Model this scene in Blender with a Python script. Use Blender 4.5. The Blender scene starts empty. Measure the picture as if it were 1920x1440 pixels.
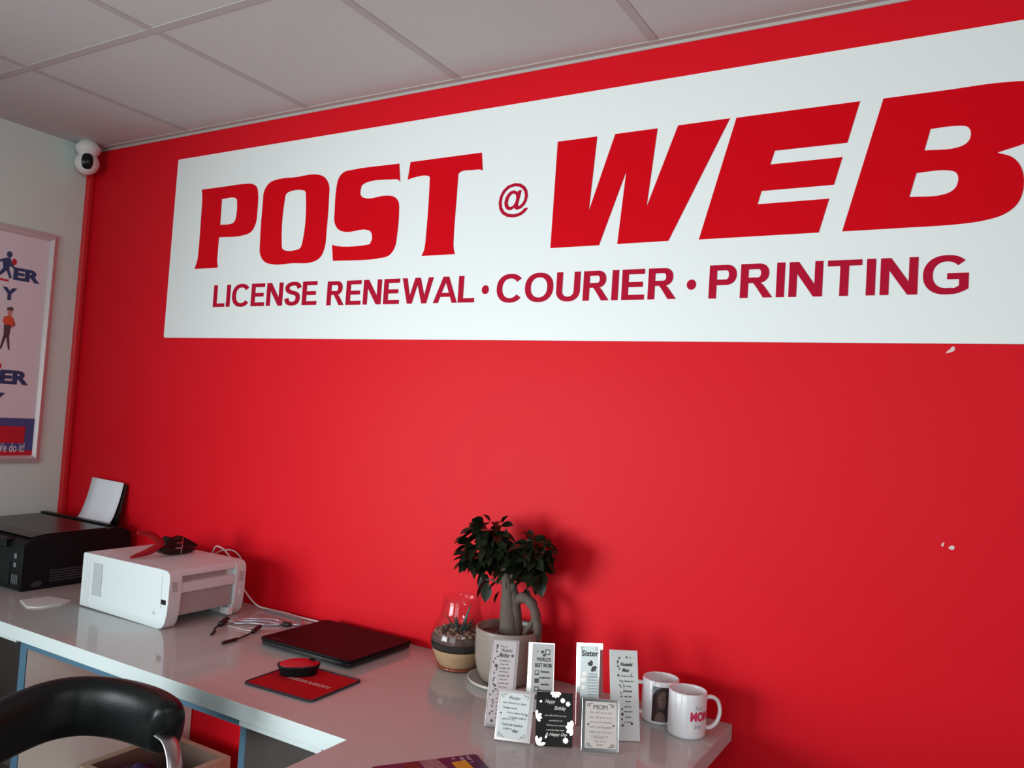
import bpy, bmesh, math, random
from mathutils import Vector, Matrix, noise
sc = bpy.context.scene
COL = sc.collection
R = math.radians
PI = math.pi

# ------------------------------------------------------------------ camera
FPX = 1506.6013
cam_d = bpy.data.cameras.new('camera')
cam_d.sensor_fit = 'HORIZONTAL'; cam_d.sensor_width = 36.0
cam_d.lens = FPX / 1920 * 36.0
cam_d.clip_start = 0.02
cam = bpy.data.objects.new('camera', cam_d); COL.objects.link(cam)
cr = Vector((0.86048018, 0.50540731, 0.06432185))
cu = Vector((-0.034157, -0.06873796, 0.99704984))
cf = Vector((-0.50833764, 0.86013868, 0.04188445))
m = Matrix.Identity(4)
for i in range(3):
    m[i][0] = cr[i]; m[i][1] = cu[i]; m[i][2] = -cf[i]
m.translation = Vector((3.13119, -1.88403, 1.41365))
cam.matrix_world = m
sc.camera = cam

# ------------------------------------------------------------------ light, world, exposure
world = bpy.data.worlds.new('world'); sc.world = world; world.use_nodes = True
world.node_tree.nodes['Background'].inputs[0].default_value = (0.75, 0.86, 1.0, 1)
world.node_tree.nodes['Background'].inputs[1].default_value = 0.6
def area(name, loc, rot, sx, sy, power, color, spread=180):
    d = bpy.data.lights.new(name, 'AREA'); d.shape = 'RECTANGLE'; d.size = sx; d.size_y = sy
    d.energy = power; d.color = color; d.spread = R(spread)
    o = bpy.data.objects.new(name, d); COL.objects.link(o); o.location = loc; o.rotation_euler = rot
    return o
# daylight through the side window (faces +x) and the shopfront window (faces +y)
def area_dir(name, loc, target, sx, sy, power, color, spread=180):
    d = Vector(target) - Vector(loc)
    return area(name, loc, d.to_track_quat('-Z', 'Y').to_euler(), sx, sy, power, color, spread)
area_dir('window_daylight', (0.12, -3.35, 1.05), (2.0, 0.0, 1.33), 1.7, 1.2, 23, (0.90, 0.98, 1.0), 74)
area('shopfront_daylight', (2.4, -4.72, 1.35), (R(90), 0, 0), 1.9, 1.7, 36, (0.93, 0.99, 1.0))
area('added_high_window_fill', (4.95, -2.85, 1.95), (0, R(90), 0), 0.42, 1.0, 21, (0.93, 0.99, 1.0))  # added unseen fill on the right, brightens +x sides and plaque mirrors
area('added_ceiling_panel', (4.10, -2.62, 2.36), (0, 0, 0), 1.16, 0.56, 3.2, (1.0, 0.99, 0.96))  # added unseen panel, placed to whiten the strips in the plaque mirrors
vs = sc.view_settings
vs.view_transform = 'Standard'; vs.look = 'None'; vs.gamma = 1.0; vs.exposure = 0.0
try: vs.use_curve_mapping = False
except Exception: pass

# ------------------------------------------------------------------ materials
MATS = {}
def mat(name, color, rough=0.5, metal=0.0, spec=0.5, bump=0.0, bscale=80.0, var=0.0, vscale=6.0,
        coat=0.0, trans=0.0, ior=1.45, croug=0.05, emit=None):
    if name in MATS: return MATS[name]
    mt = bpy.data.materials.new(name); mt.use_nodes = True
    nt = mt.node_tree; b = nt.nodes['Principled BSDF']
    b.inputs['Base Color'].default_value = (*color, 1)
    b.inputs['Roughness'].default_value = rough
    b.inputs['Metallic'].default_value = metal
    b.inputs['Specular IOR Level'].default_value = spec
    b.inputs['Coat Weight'].default_value = coat
    b.inputs['Coat Roughness'].default_value = croug
    b.inputs['Transmission Weight'].default_value = trans
    b.inputs['IOR'].default_value = ior
    tc = nt.nodes.new('ShaderNodeTexCoord')
    if var > 0:
        n = nt.nodes.new('ShaderNodeTexNoise'); n.inputs['Scale'].default_value = vscale
        n.inputs['Detail'].default_value = 4
        nt.links.new(tc.outputs['Object'], n.inputs['Vector'])
        mx = nt.nodes.new('ShaderNodeMix'); mx.data_type = 'RGBA'
        mx.inputs[6].default_value = (*[c * (1 - var) for c in color], 1)
        mx.inputs[7].default_value = (*[min(1, c * (1 + var)) for c in color], 1)
        nt.links.new(n.outputs['Fac'], mx.inputs[0])
        nt.links.new(mx.outputs[2], b.inputs['Base Color'])
    if bump > 0:
        n2 = nt.nodes.new('ShaderNodeTexNoise'); n2.inputs['Scale'].default_value = bscale
        n2.inputs['Detail'].default_value = 3
        nt.links.new(tc.outputs['Object'], n2.inputs['Vector'])
        bp = nt.nodes.new('ShaderNodeBump'); bp.inputs['Strength'].default_value = bump
        bp.inputs['Distance'].default_value = 0.002
        nt.links.new(n2.outputs['Fac'], bp.inputs['Height'])
        nt.links.new(bp.outputs['Normal'], b.inputs['Normal'])
    MATS[name] = mt
    return mt

M_RED = mat('red_wall_paint', (0.72, 0.006, 0.016), 0.48, spec=0.13, bump=0.12, bscale=60, var=0.03, vscale=2.5)
M_REDTRIM = mat('red_trim_paint', (0.70, 0.018, 0.025), 0.35, bump=0.2, bscale=90)
M_CREAM = mat('cream_wall_paint', (0.70, 0.86, 0.80), 0.6, bump=0.15, bscale=90, var=0.03, vscale=3)
M_GREYW = mat('grey_shop_wall', (0.36, 0.37, 0.37), 0.7)
M_CEIL = mat('ceiling_tile', (0.60, 0.63, 0.63), 0.85, spec=0.2, bump=0.2, bscale=240, var=0.03, vscale=5)
M_TEE = mat('ceiling_grid', (0.50, 0.485, 0.485), 0.9, spec=0.1)
M_TRIM = mat('wall_angle_trim', (0.50, 0.47, 0.45), 0.4)
M_FLOOR = mat('floor_tile', (0.11, 0.10, 0.095), 0.45, var=0.1, vscale=3)
M_SIGN = mat('sign_white', (0.85, 0.885, 0.87), 0.42, spec=0.4)
M_LETTER = mat('sign_red_vinyl', (0.66, 0.003, 0.010), 0.30, spec=0.05)
M_SMALL = mat('sign_dark_red_vinyl', (0.46, 0.006, 0.032), 0.4, spec=0.05)
M_TOP = mat('worktop_laminate', (0.52, 0.52, 0.505), 0.10, spec=0.6, var=0.02, vscale=4)
M_EDGE = mat('worktop_edge_band', (0.64, 0.71, 0.71), 0.3)
M_PANEL = mat('white_desk_panel', (0.88, 0.87, 0.81), 0.4, var=0.03)
M_BLUE = mat('blue_edge_film', (0.06, 0.15, 0.23), 0.45)
M_DARK = mat('dark_brown_board', (0.045, 0.033, 0.030), 0.5, var=0.15, vscale=12)
M_BLACKP = mat('black_plastic', (0.006, 0.008, 0.009), 0.38, spec=0.25, bump=0.1, bscale=400)
M_BLACKTOP = mat('black_printer_lid', (0.030, 0.028, 0.028), 0.28, spec=0.5, bump=0.15, bscale=500)
M_GREYP = mat('grey_label_print', (0.22, 0.24, 0.26), 0.5)
M_WHITEP = mat('white_plastic', (0.80, 0.82, 0.82), 0.35, spec=0.4)
M_PRWHITE = mat('laser_printer_white', (0.70, 0.76, 0.77), 0.38, spec=0.4, bump=0.08, bscale=500)
M_PRGREY = mat('laser_printer_vent', (0.49, 0.54, 0.56), 0.5)
M_RECESS = mat('laser_printer_recess', (0.40, 0.38, 0.38), 0.5)
M_PAPER = mat('white_paper', (0.90, 0.94, 1.0), 0.7, spec=0.2)
M_LAPTOP = mat('laptop_lid', (0.007, 0.006, 0.007), 0.38, spec=0.12, bump=0.05, bscale=600)
M_LAPBODY = mat('laptop_body', (0.012, 0.011, 0.012), 0.35)
M_LAPTXT = mat('laptop_lettering', (0.05, 0.03, 0.032), 0.3)
M_PAD = mat('mousepad_red', (0.52, 0.006, 0.012), 0.75, spec=0.2, bump=0.3, bscale=900)
M_PADEDGE = mat('mousepad_stitching', (0.055, 0.03, 0.045), 0.7, bump=0.6, bscale=700)
M_PADTXT = mat('mousepad_print', (0.60, 0.28, 0.28), 0.7)
M_MRED = mat('mouse_red_cover', (0.58, 0.006, 0.018), 0.35)
M_POT = mat('cream_ceramic', (0.30, 0.25, 0.215), 0.28, spec=0.5, var=0.02)
M_SOIL = mat('potting_soil', (0.13, 0.075, 0.065), 0.95, bump=1.0, bscale=160, var=0.5, vscale=120)
M_GRAVEL = mat('pale_gravel', (0.42, 0.33, 0.28), 0.85, var=0.3, vscale=60)
M_BARK = mat('ficus_bark', (0.115, 0.084, 0.069), 0.8, bump=0.9, bscale=90, var=0.22, vscale=45)
M_LEAF = mat('ficus_leaf', (0.014, 0.019, 0.009), 0.38, spec=0.28, var=0.35, vscale=18)
M_ALOE = mat('succulent_leaf', (0.03, 0.065, 0.05), 0.35, var=0.3, vscale=60)
M_SAND = mat('terrarium_sand', (0.64, 0.40, 0.23), 0.9, bump=0.4, bscale=600, var=0.15, vscale=40)
M_CHAR = mat('terrarium_charcoal', (0.020, 0.017, 0.017), 0.8, bump=0.6, bscale=300)
M_STONE = mat('brown_pebble', (0.25, 0.145, 0.10), 0.7, var=0.6, vscale=60)
def thin_glass():
    mt = bpy.data.materials.new('clear_glass'); mt.use_nodes = True; nt = mt.node_tree; nt.nodes.clear()
    o = nt.nodes.new('ShaderNodeOutputMaterial'); mx = nt.nodes.new('ShaderNodeMixShader')
    t = nt.nodes.new('ShaderNodeBsdfTransparent'); g = nt.nodes.new('ShaderNodeBsdfGlossy'); lw = nt.nodes.new('ShaderNodeLayerWeight')
    lw.inputs['Blend'].default_value = 0.5
    pw_ = nt.nodes.new('ShaderNodeMath'); pw_.operation = 'POWER'; pw_.inputs[1].default_value = 3.5
    nt.links.new(lw.outputs['Facing'], pw_.inputs[0])
    f = nt.nodes.new('ShaderNodeMath'); f.operation = 'MULTIPLY_ADD'; f.inputs[1].default_value = 0.28; f.inputs[2].default_value = 0.024
    nt.links.new(pw_.outputs[0], f.inputs[0]); g.inputs['Roughness'].default_value = 0.03
    t.inputs['Color'].default_value = (0.97, 0.97, 0.97, 1)
    nt.links.new(f.outputs[0], mx.inputs[0]); nt.links.new(t.outputs[0], mx.inputs[1]); nt.links.new(g.outputs[0], mx.inputs[2])
    nt.links.new(mx.outputs[0], o.inputs['Surface']); return mt
M_GLASS = thin_glass()
M_AMBER = mat('amber_glass_foot', (0.32, 0.07, 0.03), 0.08, spec=0.7, coat=0.6)
M_CERAM = mat('mug_glaze', (0.88, 0.89, 0.91), 0.12, spec=0.5, coat=0.3)
M_MUGRED = mat('mug_red_print', (0.72, 0.05, 0.13), 0.3)
M_MUGGREY = mat('mug_grey_print', (0.33, 0.34, 0.35), 0.4)
M_PHOTO = mat('photo_print_brown', (0.035, 0.020, 0.020), 0.3, var=0.3, vscale=30)
M_SKINP = mat('photo_print_skin', (0.16, 0.095, 0.085), 0.3, var=0.35, vscale=50)
M_SKYP = mat('photo_print_grey', (0.23, 0.27, 0.30), 0.3, var=0.2, vscale=60)
M_MIRROR = mat('mirror_glass', (0.86, 0.88, 0.88), 0.04, metal=1.0)
M_SILVER = mat('bevelled_silver_glass', (0.62, 0.56, 0.56), 0.18, metal=0.7)
M_CARDW = mat('plaque_white_print', (0.72, 0.76, 0.75), 0.45)
M_CARDL = mat('plaque_lilac_print', (0.60, 0.53, 0.54), 0.45)
M_CARDC = mat('plaque_cream_print', (0.72, 0.66, 0.62), 0.45)
M_CARDG = mat('plaque_grey_print', (0.33, 0.37, 0.37), 0.25, metal=0.3)
M_BLACKG = mat('plaque_black_glass', (0.008, 0.006, 0.007), 0.15, spec=0.15)
M_INK = mat('black_ink', (0.02, 0.02, 0.025), 0.5)
M_INKG = mat('grey_ink', (0.10, 0.10, 0.11), 0.5)
M_INKS = mat('pale_grey_ink', (0.36, 0.34, 0.33), 0.5)
M_INKW = mat('silver_ink', (0.70, 0.66, 0.62), 0.3, metal=0.4)
M_LEATHER = mat('black_leatherette', (0.006, 0.0075, 0.0075), 0.34, spec=0.30, bump=0.2, bscale=500)
M_CHROME = mat('brushed_steel', (0.36, 0.33, 0.33), 0.36, metal=1.0)
M_CAMW = mat('security_camera_white', (0.86, 0.87, 0.85), 0.4)
M_CAMB = mat('security_camera_lens_glass', (0.006, 0.006, 0.006), 0.25)
M_FRAME = mat('silver_pink_frame', (0.74, 0.66, 0.66), 0.30, metal=0.25)
M_POSTER = mat('poster_paper', (0.80, 0.78, 0.84), 0.35)
M_NAVY = mat('poster_navy', (0.03, 0.06, 0.17), 0.5)
M_PBLUE = mat('poster_blue', (0.07, 0.09, 0.28), 0.4)
M_PRED = mat('poster_red', (0.60, 0.02, 0.04), 0.4)
M_PORANGE = mat('poster_orange', (0.75, 0.10, 0.04), 0.4)
M_PSKIN = mat('poster_skin', (0.60, 0.28, 0.22), 0.4)
M_PBROWN = mat('poster_brown', (0.09, 0.05, 0.06), 0.4)
M_PWHITE = mat('poster_white', (0.80, 0.80, 0.85), 0.4)
M_CARDSHADE = mat('cardboard_inner_shade', (0.20, 0.125, 0.10), 0.8, var=0.1, vscale=20)  # cream cardboard darkened in colour to stand for shade inside the box
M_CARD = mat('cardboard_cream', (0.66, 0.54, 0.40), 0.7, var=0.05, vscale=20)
M_PURPLE = mat('purple_bag', (0.040, 0.018, 0.085), 0.3, var=0.3, vscale=30, bump=0.5, bscale=60)
M_BROCH = mat('brochure_purple', (0.045, 0.028, 0.085), 0.22, spec=0.5)
M_BYEL = mat('brochure_yellow', (0.72, 0.36, 0.03), 0.25)
M_BPHOTO = mat('brochure_photo', (0.26, 0.19, 0.21), 0.25, var=0.6, vscale=70)
M_PLRED = mat('plier_red_grip', (0.36, 0.006, 0.012), 0.4)
M_PLBLK = mat('plier_black_steel', (0.012, 0.009, 0.010), 0.30, metal=0.3)
M_PLSIL = mat('plier_silver_edge', (0.75, 0.72, 0.72), 0.2, metal=1.0)
M_CABW = mat('white_cable', (0.80, 0.74, 0.74), 0.35)
M_CABB = mat('black_cable', (0.022, 0.012, 0.012), 0.4)
M_CABS = mat('clear_silver_cable', (0.62, 0.60, 0.66), 0.12, metal=0.75)
M_CHIP = mat('bare_plaster_chip', (0.78, 0.62, 0.58), 0.8)
M_FRAMEW = mat('window_frame_white', (0.7, 0.7, 0.7), 0.4)
M_MAGR = mat('magazine_red', (0.35, 0.02, 0.03), 0.4, var=0.5, vscale=30)
M_MAGW = mat('magazine_white', (0.65, 0.65, 0.68), 0.5)

# ------------------------------------------------------------------ helpers
def tag(o, label=None, cat=None, group=None, kind=None):
    if label: o['label'] = label
    if cat: o['category'] = cat
    if group: o['group'] = group
    if kind: o['kind'] = kind
    return o
def empty(name, loc, rz=0, label=None, cat=None, group=None, tilt=None):
    o = bpy.data.objects.new(name, None); COL.objects.link(o)
    o.empty_display_size = 0.05
    o.location = loc; o.rotation_euler = (0, 0, rz)
    return tag(o, label, cat, group)
def obj(name, bm, mt, parent=None, smooth=False, mtx=None, bevel=0, seg=2, sub=0, label=None):
    bmesh.ops.recalc_face_normals(bm, faces=bm.faces[:])
    me = bpy.data.meshes.new(name); bm.to_mesh(me); bm.free()
    if isinstance(mt, (list, tuple)):
        for q in mt: me.materials.append(q)
    else: me.materials.append(mt)
    if smooth:
        for p in me.polygons: p.use_smooth = True
    o = bpy.data.objects.new(name, me); COL.objects.link(o)
    if parent: o.parent = parent
    if mtx is not None: o.matrix_local = mtx
    if bevel:
        b = o.modifiers.new('bevel', 'BEVEL'); b.width = bevel; b.segments = seg; b.limit_method = 'ANGLE'
        b.angle_limit = R(35)
        for p in me.polygons: p.use_smooth = True
        try: me.set_sharp_from_angle(angle=R(50))
        except Exception: pass
        b.harden_normals = True
    if sub:
        s = o.modifiers.new('sub', 'SUBSURF'); s.levels = sub; s.render_levels = sub
    if label: o['label'] = label
    return o
def bx(bm, x0, x1, y0, y1, z0, z1, mi=0, mtx=None):
    vs_ = [bm.verts.new(v) for v in [(x0,y0,z0),(x1,y0,z0),(x1,y1,z0),(x0,y1,z0),(x0,y0,z1),(x1,y0,z1),(x1,y1,z1),(x0,y1,z1)]]
    for f in [(0,3,2,1),(4,5,6,7),(0,1,5,4),(1,2,6,5),(2,3,7,6),(3,0,4,7)]:
        fc = bm.faces.new([vs_[i] for i in f]); fc.material_index = mi
    if mtx is not None: bmesh.ops.transform(bm, matrix=mtx, verts=vs_)
    return vs_
def box(name, x0, x1, y0, y1, z0, z1, mt, parent=None, bevel=0, **k):
    bm = bmesh.new(); bx(bm, x0, x1, y0, y1, z0, z1)
    return obj(name, bm, mt, parent, bevel=bevel, **k)
def prism(bm, pts, a0, a1, axis='z', mi=0):
    """polygon pts extruded from a0 to a1 along axis. axis z: pts=(x,y); y: (x,z); x: (y,z)"""
    def P(u, v, a):
        return {'z': (u, v, a), 'y': (u, a, v), 'x': (a, u, v)}[axis]
    A = [bm.verts.new(P(u, v, a0)) for u, v in pts]; B = [bm.verts.new(P(u, v, a1)) for u, v in pts]
    n = len(pts)
    for f in (bm.faces.new(A), bm.faces.new(B[::-1])): f.material_index = mi
    for i in range(n):
        f = bm.faces.new([A[i], A[(i+1) % n], B[(i+1) % n], B[i]]); f.material_index = mi
    return A + B
def lathe(bm, prof, seg=48, c=(0, 0, 0), mi=0, close=False):
    rings = []
    for r, z in prof:
        if r < 1e-5: rings.append([bm.verts.new((c[0], c[1], c[2] + z))])
        else: rings.append([bm.verts.new((c[0] + r*math.cos(2*PI*i/seg), c[1] + r*math.sin(2*PI*i/seg), c[2] + z)) for i in range(seg)])
    if close: rings.append(rings[0])
    for a, b in zip(rings, rings[1:]):
        for i in range(seg):
            j = (i+1) % seg
            q = []
            for v in ((a[0] if len(a) == 1 else a[i]), (a[0] if len(a) == 1 else a[j]), (b[0] if len(b) == 1 else b[j]), (b[0] if len(b) == 1 else b[i])):
                if v not in q: q.append(v)
            if len(q) > 2:
                f = bm.faces.new(q); f.material_index = mi
def catmull(pts, n=8, closed=False):
    P = [Vector(p) for p in pts]; out = []
    N = len(P)
    rng = range(N) if closed else range(N-1)
    for i in rng:
        p0 = P[(i-1) % N] if closed or i > 0 else P[0]*2 - P[1]
        p1 = P[i]; p2 = P[(i+1) % N]
        p3 = P[(i+2) % N] if closed or i+2 < N else P[N-1]*2 - P[N-2]
        for k in range(n):
            t = k/n
            out.append(0.5*((2*p1) + (p2-p0)*t + (2*p0-5*p1+4*p2-p3)*t*t + (3*p1-p0-3*p2+p3)*t**3))
    if not closed: out.append(P[-1])
    return out
def tube(bm, path, rad, seg=10, caps=True, mi=0, flat=None):
    """sweep a circle (or ellipse: flat=(a,b) half sizes along side/up) along path; rad float or list"""
    n = len(path); rings = []
    prev = None
    for i, p in enumerate(path):
        t = (path[min(i+1, n-1)] - path[max(i-1, 0)]).normalized()
        if prev is None:
            up = Vector((0, 0, 1)) if abs(t.z) < 0.95 else Vector((0, 1, 0))
            s = t.cross(up).normalized()
        else:
            s = (prev - t*prev.dot(t)).normalized()
        prev = s; u = s.cross(t).normalized()
        r = rad[i] if isinstance(rad, (list, tuple)) else rad
        ra, rb = (r, r) if flat is None else (flat[0]*r, flat[1]*r)
        rings.append([bm.verts.new(p + s*ra*math.cos(2*PI*k/seg) + u*rb*math.sin(2*PI*k/seg)) for k in range(seg)])
    for a, b in zip(rings, rings[1:]):
        for k in range(seg):
            f = bm.faces.new([a[k], a[(k+1) % seg], b[(k+1) % seg], b[k]]); f.material_index = mi
    if caps:
        bm.faces.new(rings[0][::-1]).material_index = mi; bm.faces.new(rings[-1]).material_index = mi
def ball(bm, c, r, su=16, sv=10, sc_=(1, 1, 1), mtx=None, mi=0):
    ret = bmesh.ops.create_uvsphere(bm, u_segments=su, v_segments=sv, radius=r)
    M = Matrix.Translation(Vector(c)) @ (mtx or Matrix.Identity(4)) @ Matrix.Diagonal((*sc_, 1))
    bmesh.ops.transform(bm, matrix=M, verts=ret['verts'])
    for v in ret['verts']:
        for f in v.link_faces: f.material_index = mi
def curve_mesh(splines, thick, bevel=0.0):
    """filled 2-D outlines (lists of (x,y)) with holes -> mesh datablock, extruded +-thick/2 in z"""
    cu_ = bpy.data.curves.new('tmp', 'CURVE'); cu_.dimensions = '2D'; cu_.fill_mode = 'BOTH'
    for pts in splines:
        s = cu_.splines.new('POLY'); s.points.add(len(pts)-1); s.use_cyclic_u = True
        for i, p in enumerate(pts): s.points[i].co = (p[0], p[1], 0, 1)
    cu_.extrude = thick/2; cu_.bevel_depth = bevel
    o = bpy.data.objects.new('tmp', cu_); COL.objects.link(o)
    dg = bpy.context.evaluated_depsgraph_get(); dg.update()
    me = bpy.data.meshes.new_from_object(o.evaluated_get(dg))
    bpy.data.objects.remove(o); bpy.data.curves.remove(cu_)
    return me
def text_mesh(txt, size=1.0, thick=0.001, bold=0.0, shear=0.0, space=1.0):
    cu_ = bpy.data.curves.new('tmp', 'FONT'); cu_.body = txt; cu_.size = size; cu_.extrude = thick/2
    cu_.offset = bold; cu_.shear = shear; cu_.space_character = space; cu_.resolution_u = 4
    o = bpy.data.objects.new('tmp', cu_); COL.objects.link(o)
    dg = bpy.context.evaluated_depsgraph_get(); dg.update()
    me = bpy.data.meshes.new_from_object(o.evaluated_get(dg))
    bpy.data.objects.remove(o); bpy.data.curves.remove(cu_)
    return me
def bounds(me):
    xs = [v.co.x for v in me.vertices]; ys = [v.co.y for v in me.vertices]
    return min(xs), max(xs), min(ys), max(ys)
def fit_text(bm, txt, x0, x1, y0, y1, z, thick=0.0006, bold=0.0, shear=0.0, caps=None, mi=0):
    """add text to bm (local xy plane, front +z at z+thick) stretched to the rectangle"""
    me = text_mesh(txt, 1.0, 1.0, bold, shear)
    if not me.vertices: return
    a, b, c, d = bounds(me)
    if caps: c, d = caps
    M = Matrix.Translation((x0, y0, z + thick/2)) @ Matrix.Diagonal(((x1-x0)/(b-a), (y1-y0)/(d-c), thick, 1)) @ Matrix.Translation((-a, -c, 0))
    n0 = len(bm.verts); f0 = len(bm.faces)
    me.transform(M); bm.from_mesh(me); bpy.data.meshes.remove(me)
    bm.faces.ensure_lookup_table()
    for f in bm.faces[f0:]: f.material_index = mi
# x right, y up, z out of the red wall towards the room
WALLF = Matrix(((1,0,0,0),(0,0,-1,0),(0,1,0,0),(0,0,0,1)))
# on the left wall: u -> +y, v -> z, out -> +x
WALLL = Matrix(((0,0,1,0),(1,0,0,0),(0,1,0,0),(0,0,0,1)))
def mesh_obj(name, me, mt, parent, mtx):
    me.materials.clear(); me.materials.append(mt); me.transform(mtx); me.name = name
    o = bpy.data.objects.new(name, me); COL.objects.link(o)
    if parent: o.parent = parent
    return o

# ------------------------------------------------------------------ room shell
H = 2.385
def S(o): o['kind'] = 'structure'; return o
S(box('floor', -0.1, 5.1, -4.9, 0.1, -0.1, 0, M_FLOOR))
wb = S(box('wall_back', -0.1, 5.1, 0, 0.1, 0, H + 0.1, M_RED))
bm = bmesh.new()
bx(bm, -0.1, 0, -2.35, 0, 0, H + 0.1); bx(bm, -0.1, 0, -4.9, -4.35, 0, H + 0.1)
bx(bm, -0.1, 0, -4.35, -2.35, 0, 0.35); bx(bm, -0.1, 0, -4.35, -2.35, 1.75, H + 0.1)
S(obj('wall_left', bm, M_CREAM))
bm = bmesh.new()
bx(bm, 5.0, 5.1, -2.35, 0, 0, H + 0.1); bx(bm, 5.0, 5.1, -4.9, -3.35, 0, H + 0.1)
bx(bm, 5.0, 5.1, -3.35, -2.35, 0, 1.74); bx(bm, 5.0, 5.1, -3.35, -2.35, 2.16, H + 0.1)
S(obj('wall_right', bm, M_GREYW))
bm = bmesh.new()
bx(bm, 0, 1.4, -4.9, -4.8, 0, H + 0.1); bx(bm, 3.4, 5.0, -4.9, -4.8, 0, H + 0.1)
bx(bm, 1.4, 3.4, -4.9, -4.8, 0, 0.5); bx(bm, 1.4, 3.4, -4.9, -4.8, 2.25, H + 0.1)
S(obj('wall_front', bm, M_GREYW))
def window(name, axis, a0, a1, z0, z1, p):
    bm = bmesh.new(); w = 0.05
    def B(u0, u1, v0, v1, d0=-0.04, d1=0.0):
        if axis == 'x': bx(bm, p + d0, p + d1, u0, u1, v0, v1)
        else: bx(bm, u0, u1, p + d0, p + d1, v0, v1)
    B(a0, a1, z0, z0 + w); B(a0, a1, z1 - w, z1); B(a0, a0 + w, z0, z1); B(a1 - w, a1, z0, z1)
    B((a0+a1)/2 - w/2, (a0+a1)/2 + w/2, z0, z1)
    o = S(obj(name, bm, M_FRAMEW))
    bm = bmesh.new()
    if axis == 'x': bx(bm, p - 0.024, p - 0.018, a0 + w, a1 - w, z0 + w, z1 - w)
    else: bx(bm, a0 + w, a1 - w, p - 0.024, p - 0.018, z0 + w, z1 - w)
    obj('pane', bm, M_GLASS, o)
window('window_1', 'x', -4.35, -2.35, 0.35, 1.75, -0.02)
window('window_2', 'y', 1.4, 3.4, 0.5, 2.25, -4.82)
window('added_high_window', 'x', -3.35, -2.35, 1.74, 2.16, 5.06)  # added opening, out of view, that carries the right-hand fill
clt = empty('added_ceiling_fixture', (4.10, -2.62, H), label='added white ceiling light panel, unseen behind the viewpoint, for the plaque mirror reflections', cat='ceiling light')  # added fixture for the unseen panel lamp
box('housing', -0.60, 0.60, -0.30, 0.30, -0.018, -0.001, M_FRAMEW, clt, bevel=0.003)
# ceiling: board plus exposed tee grid, 600 mm bays
cl = S(box('ceiling', 0.0, 5.0, -4.8, 0, H, H + 0.1, M_CEIL))
bm = bmesh.new()
X0, Y0 = 0.5799, -0.585
for k in range(8): bx(bm, X0 + 0.6*k - 0.012, X0 + 0.6*k + 0.012, -4.8, 0, H - 0.0015, H + 0.001)
for k in range(7): bx(bm, 0, 5.0, Y0 - 0.6*k - 0.012, Y0 - 0.6*k + 0.012, H - 0.0018, H + 0.001)
g = obj('ceiling_grid', bm, M_TEE, cl)
S(g)
# perimeter wall angle under the ceiling
bm = bmesh.new()
bx(bm, 0, 5.0, -0.022, 0, H - 0.003, H); bx(bm, 0, 5.0, -0.003, 0, H - 0.011, H - 0.003)
S(obj('trim_1', bm, M_TRIM))
# red painted conduit strip in the corner, on the left wall
bm = bmesh.new()
prism(bm, [(-0.034, 0.0), (-0.033, 0.003), (-0.022, 0.008), (-0.010, 0.009), (-0.006, 0.003), (0, 0.002), (0, 0.0)][::-1], 0, 1)
for v in bm.verts:
    yy, xx, zz = v.co.x, v.co.y, v.co.z
    v.co = (xx, yy, zz * (H - 0.004))
S(obj('trim_2', bm, M_REDTRIM))
# chipped spots in the red paint
def chip(x, z, pts):
    me = curve_mesh([[(x + a, z + b) for a, b in pts]], 0.0008)
    o = mesh_obj('paint_chip', me, M_CHIP, wb, Matrix.Translation((0, -0.0005, 0)) @ WALLF)
chip(3.066, 1.612, [(-.010,-.007),(-.004,-.006),(.004,-.003),(.007,.002),(.005,.007),(.001,.007),(-.003,.001),(-.008,-.003)])
chip(3.065, 1.2115, [(-.003,-.003),(.001,-.004),(.002,.001),(.003,.004),(-.001,.004)])
chip(3.081, 1.208, [(-.006,-.002),(-.001,-.005),(.004,-.004),(.006,.001),(.003,.004),(-.002,.003)])

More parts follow.
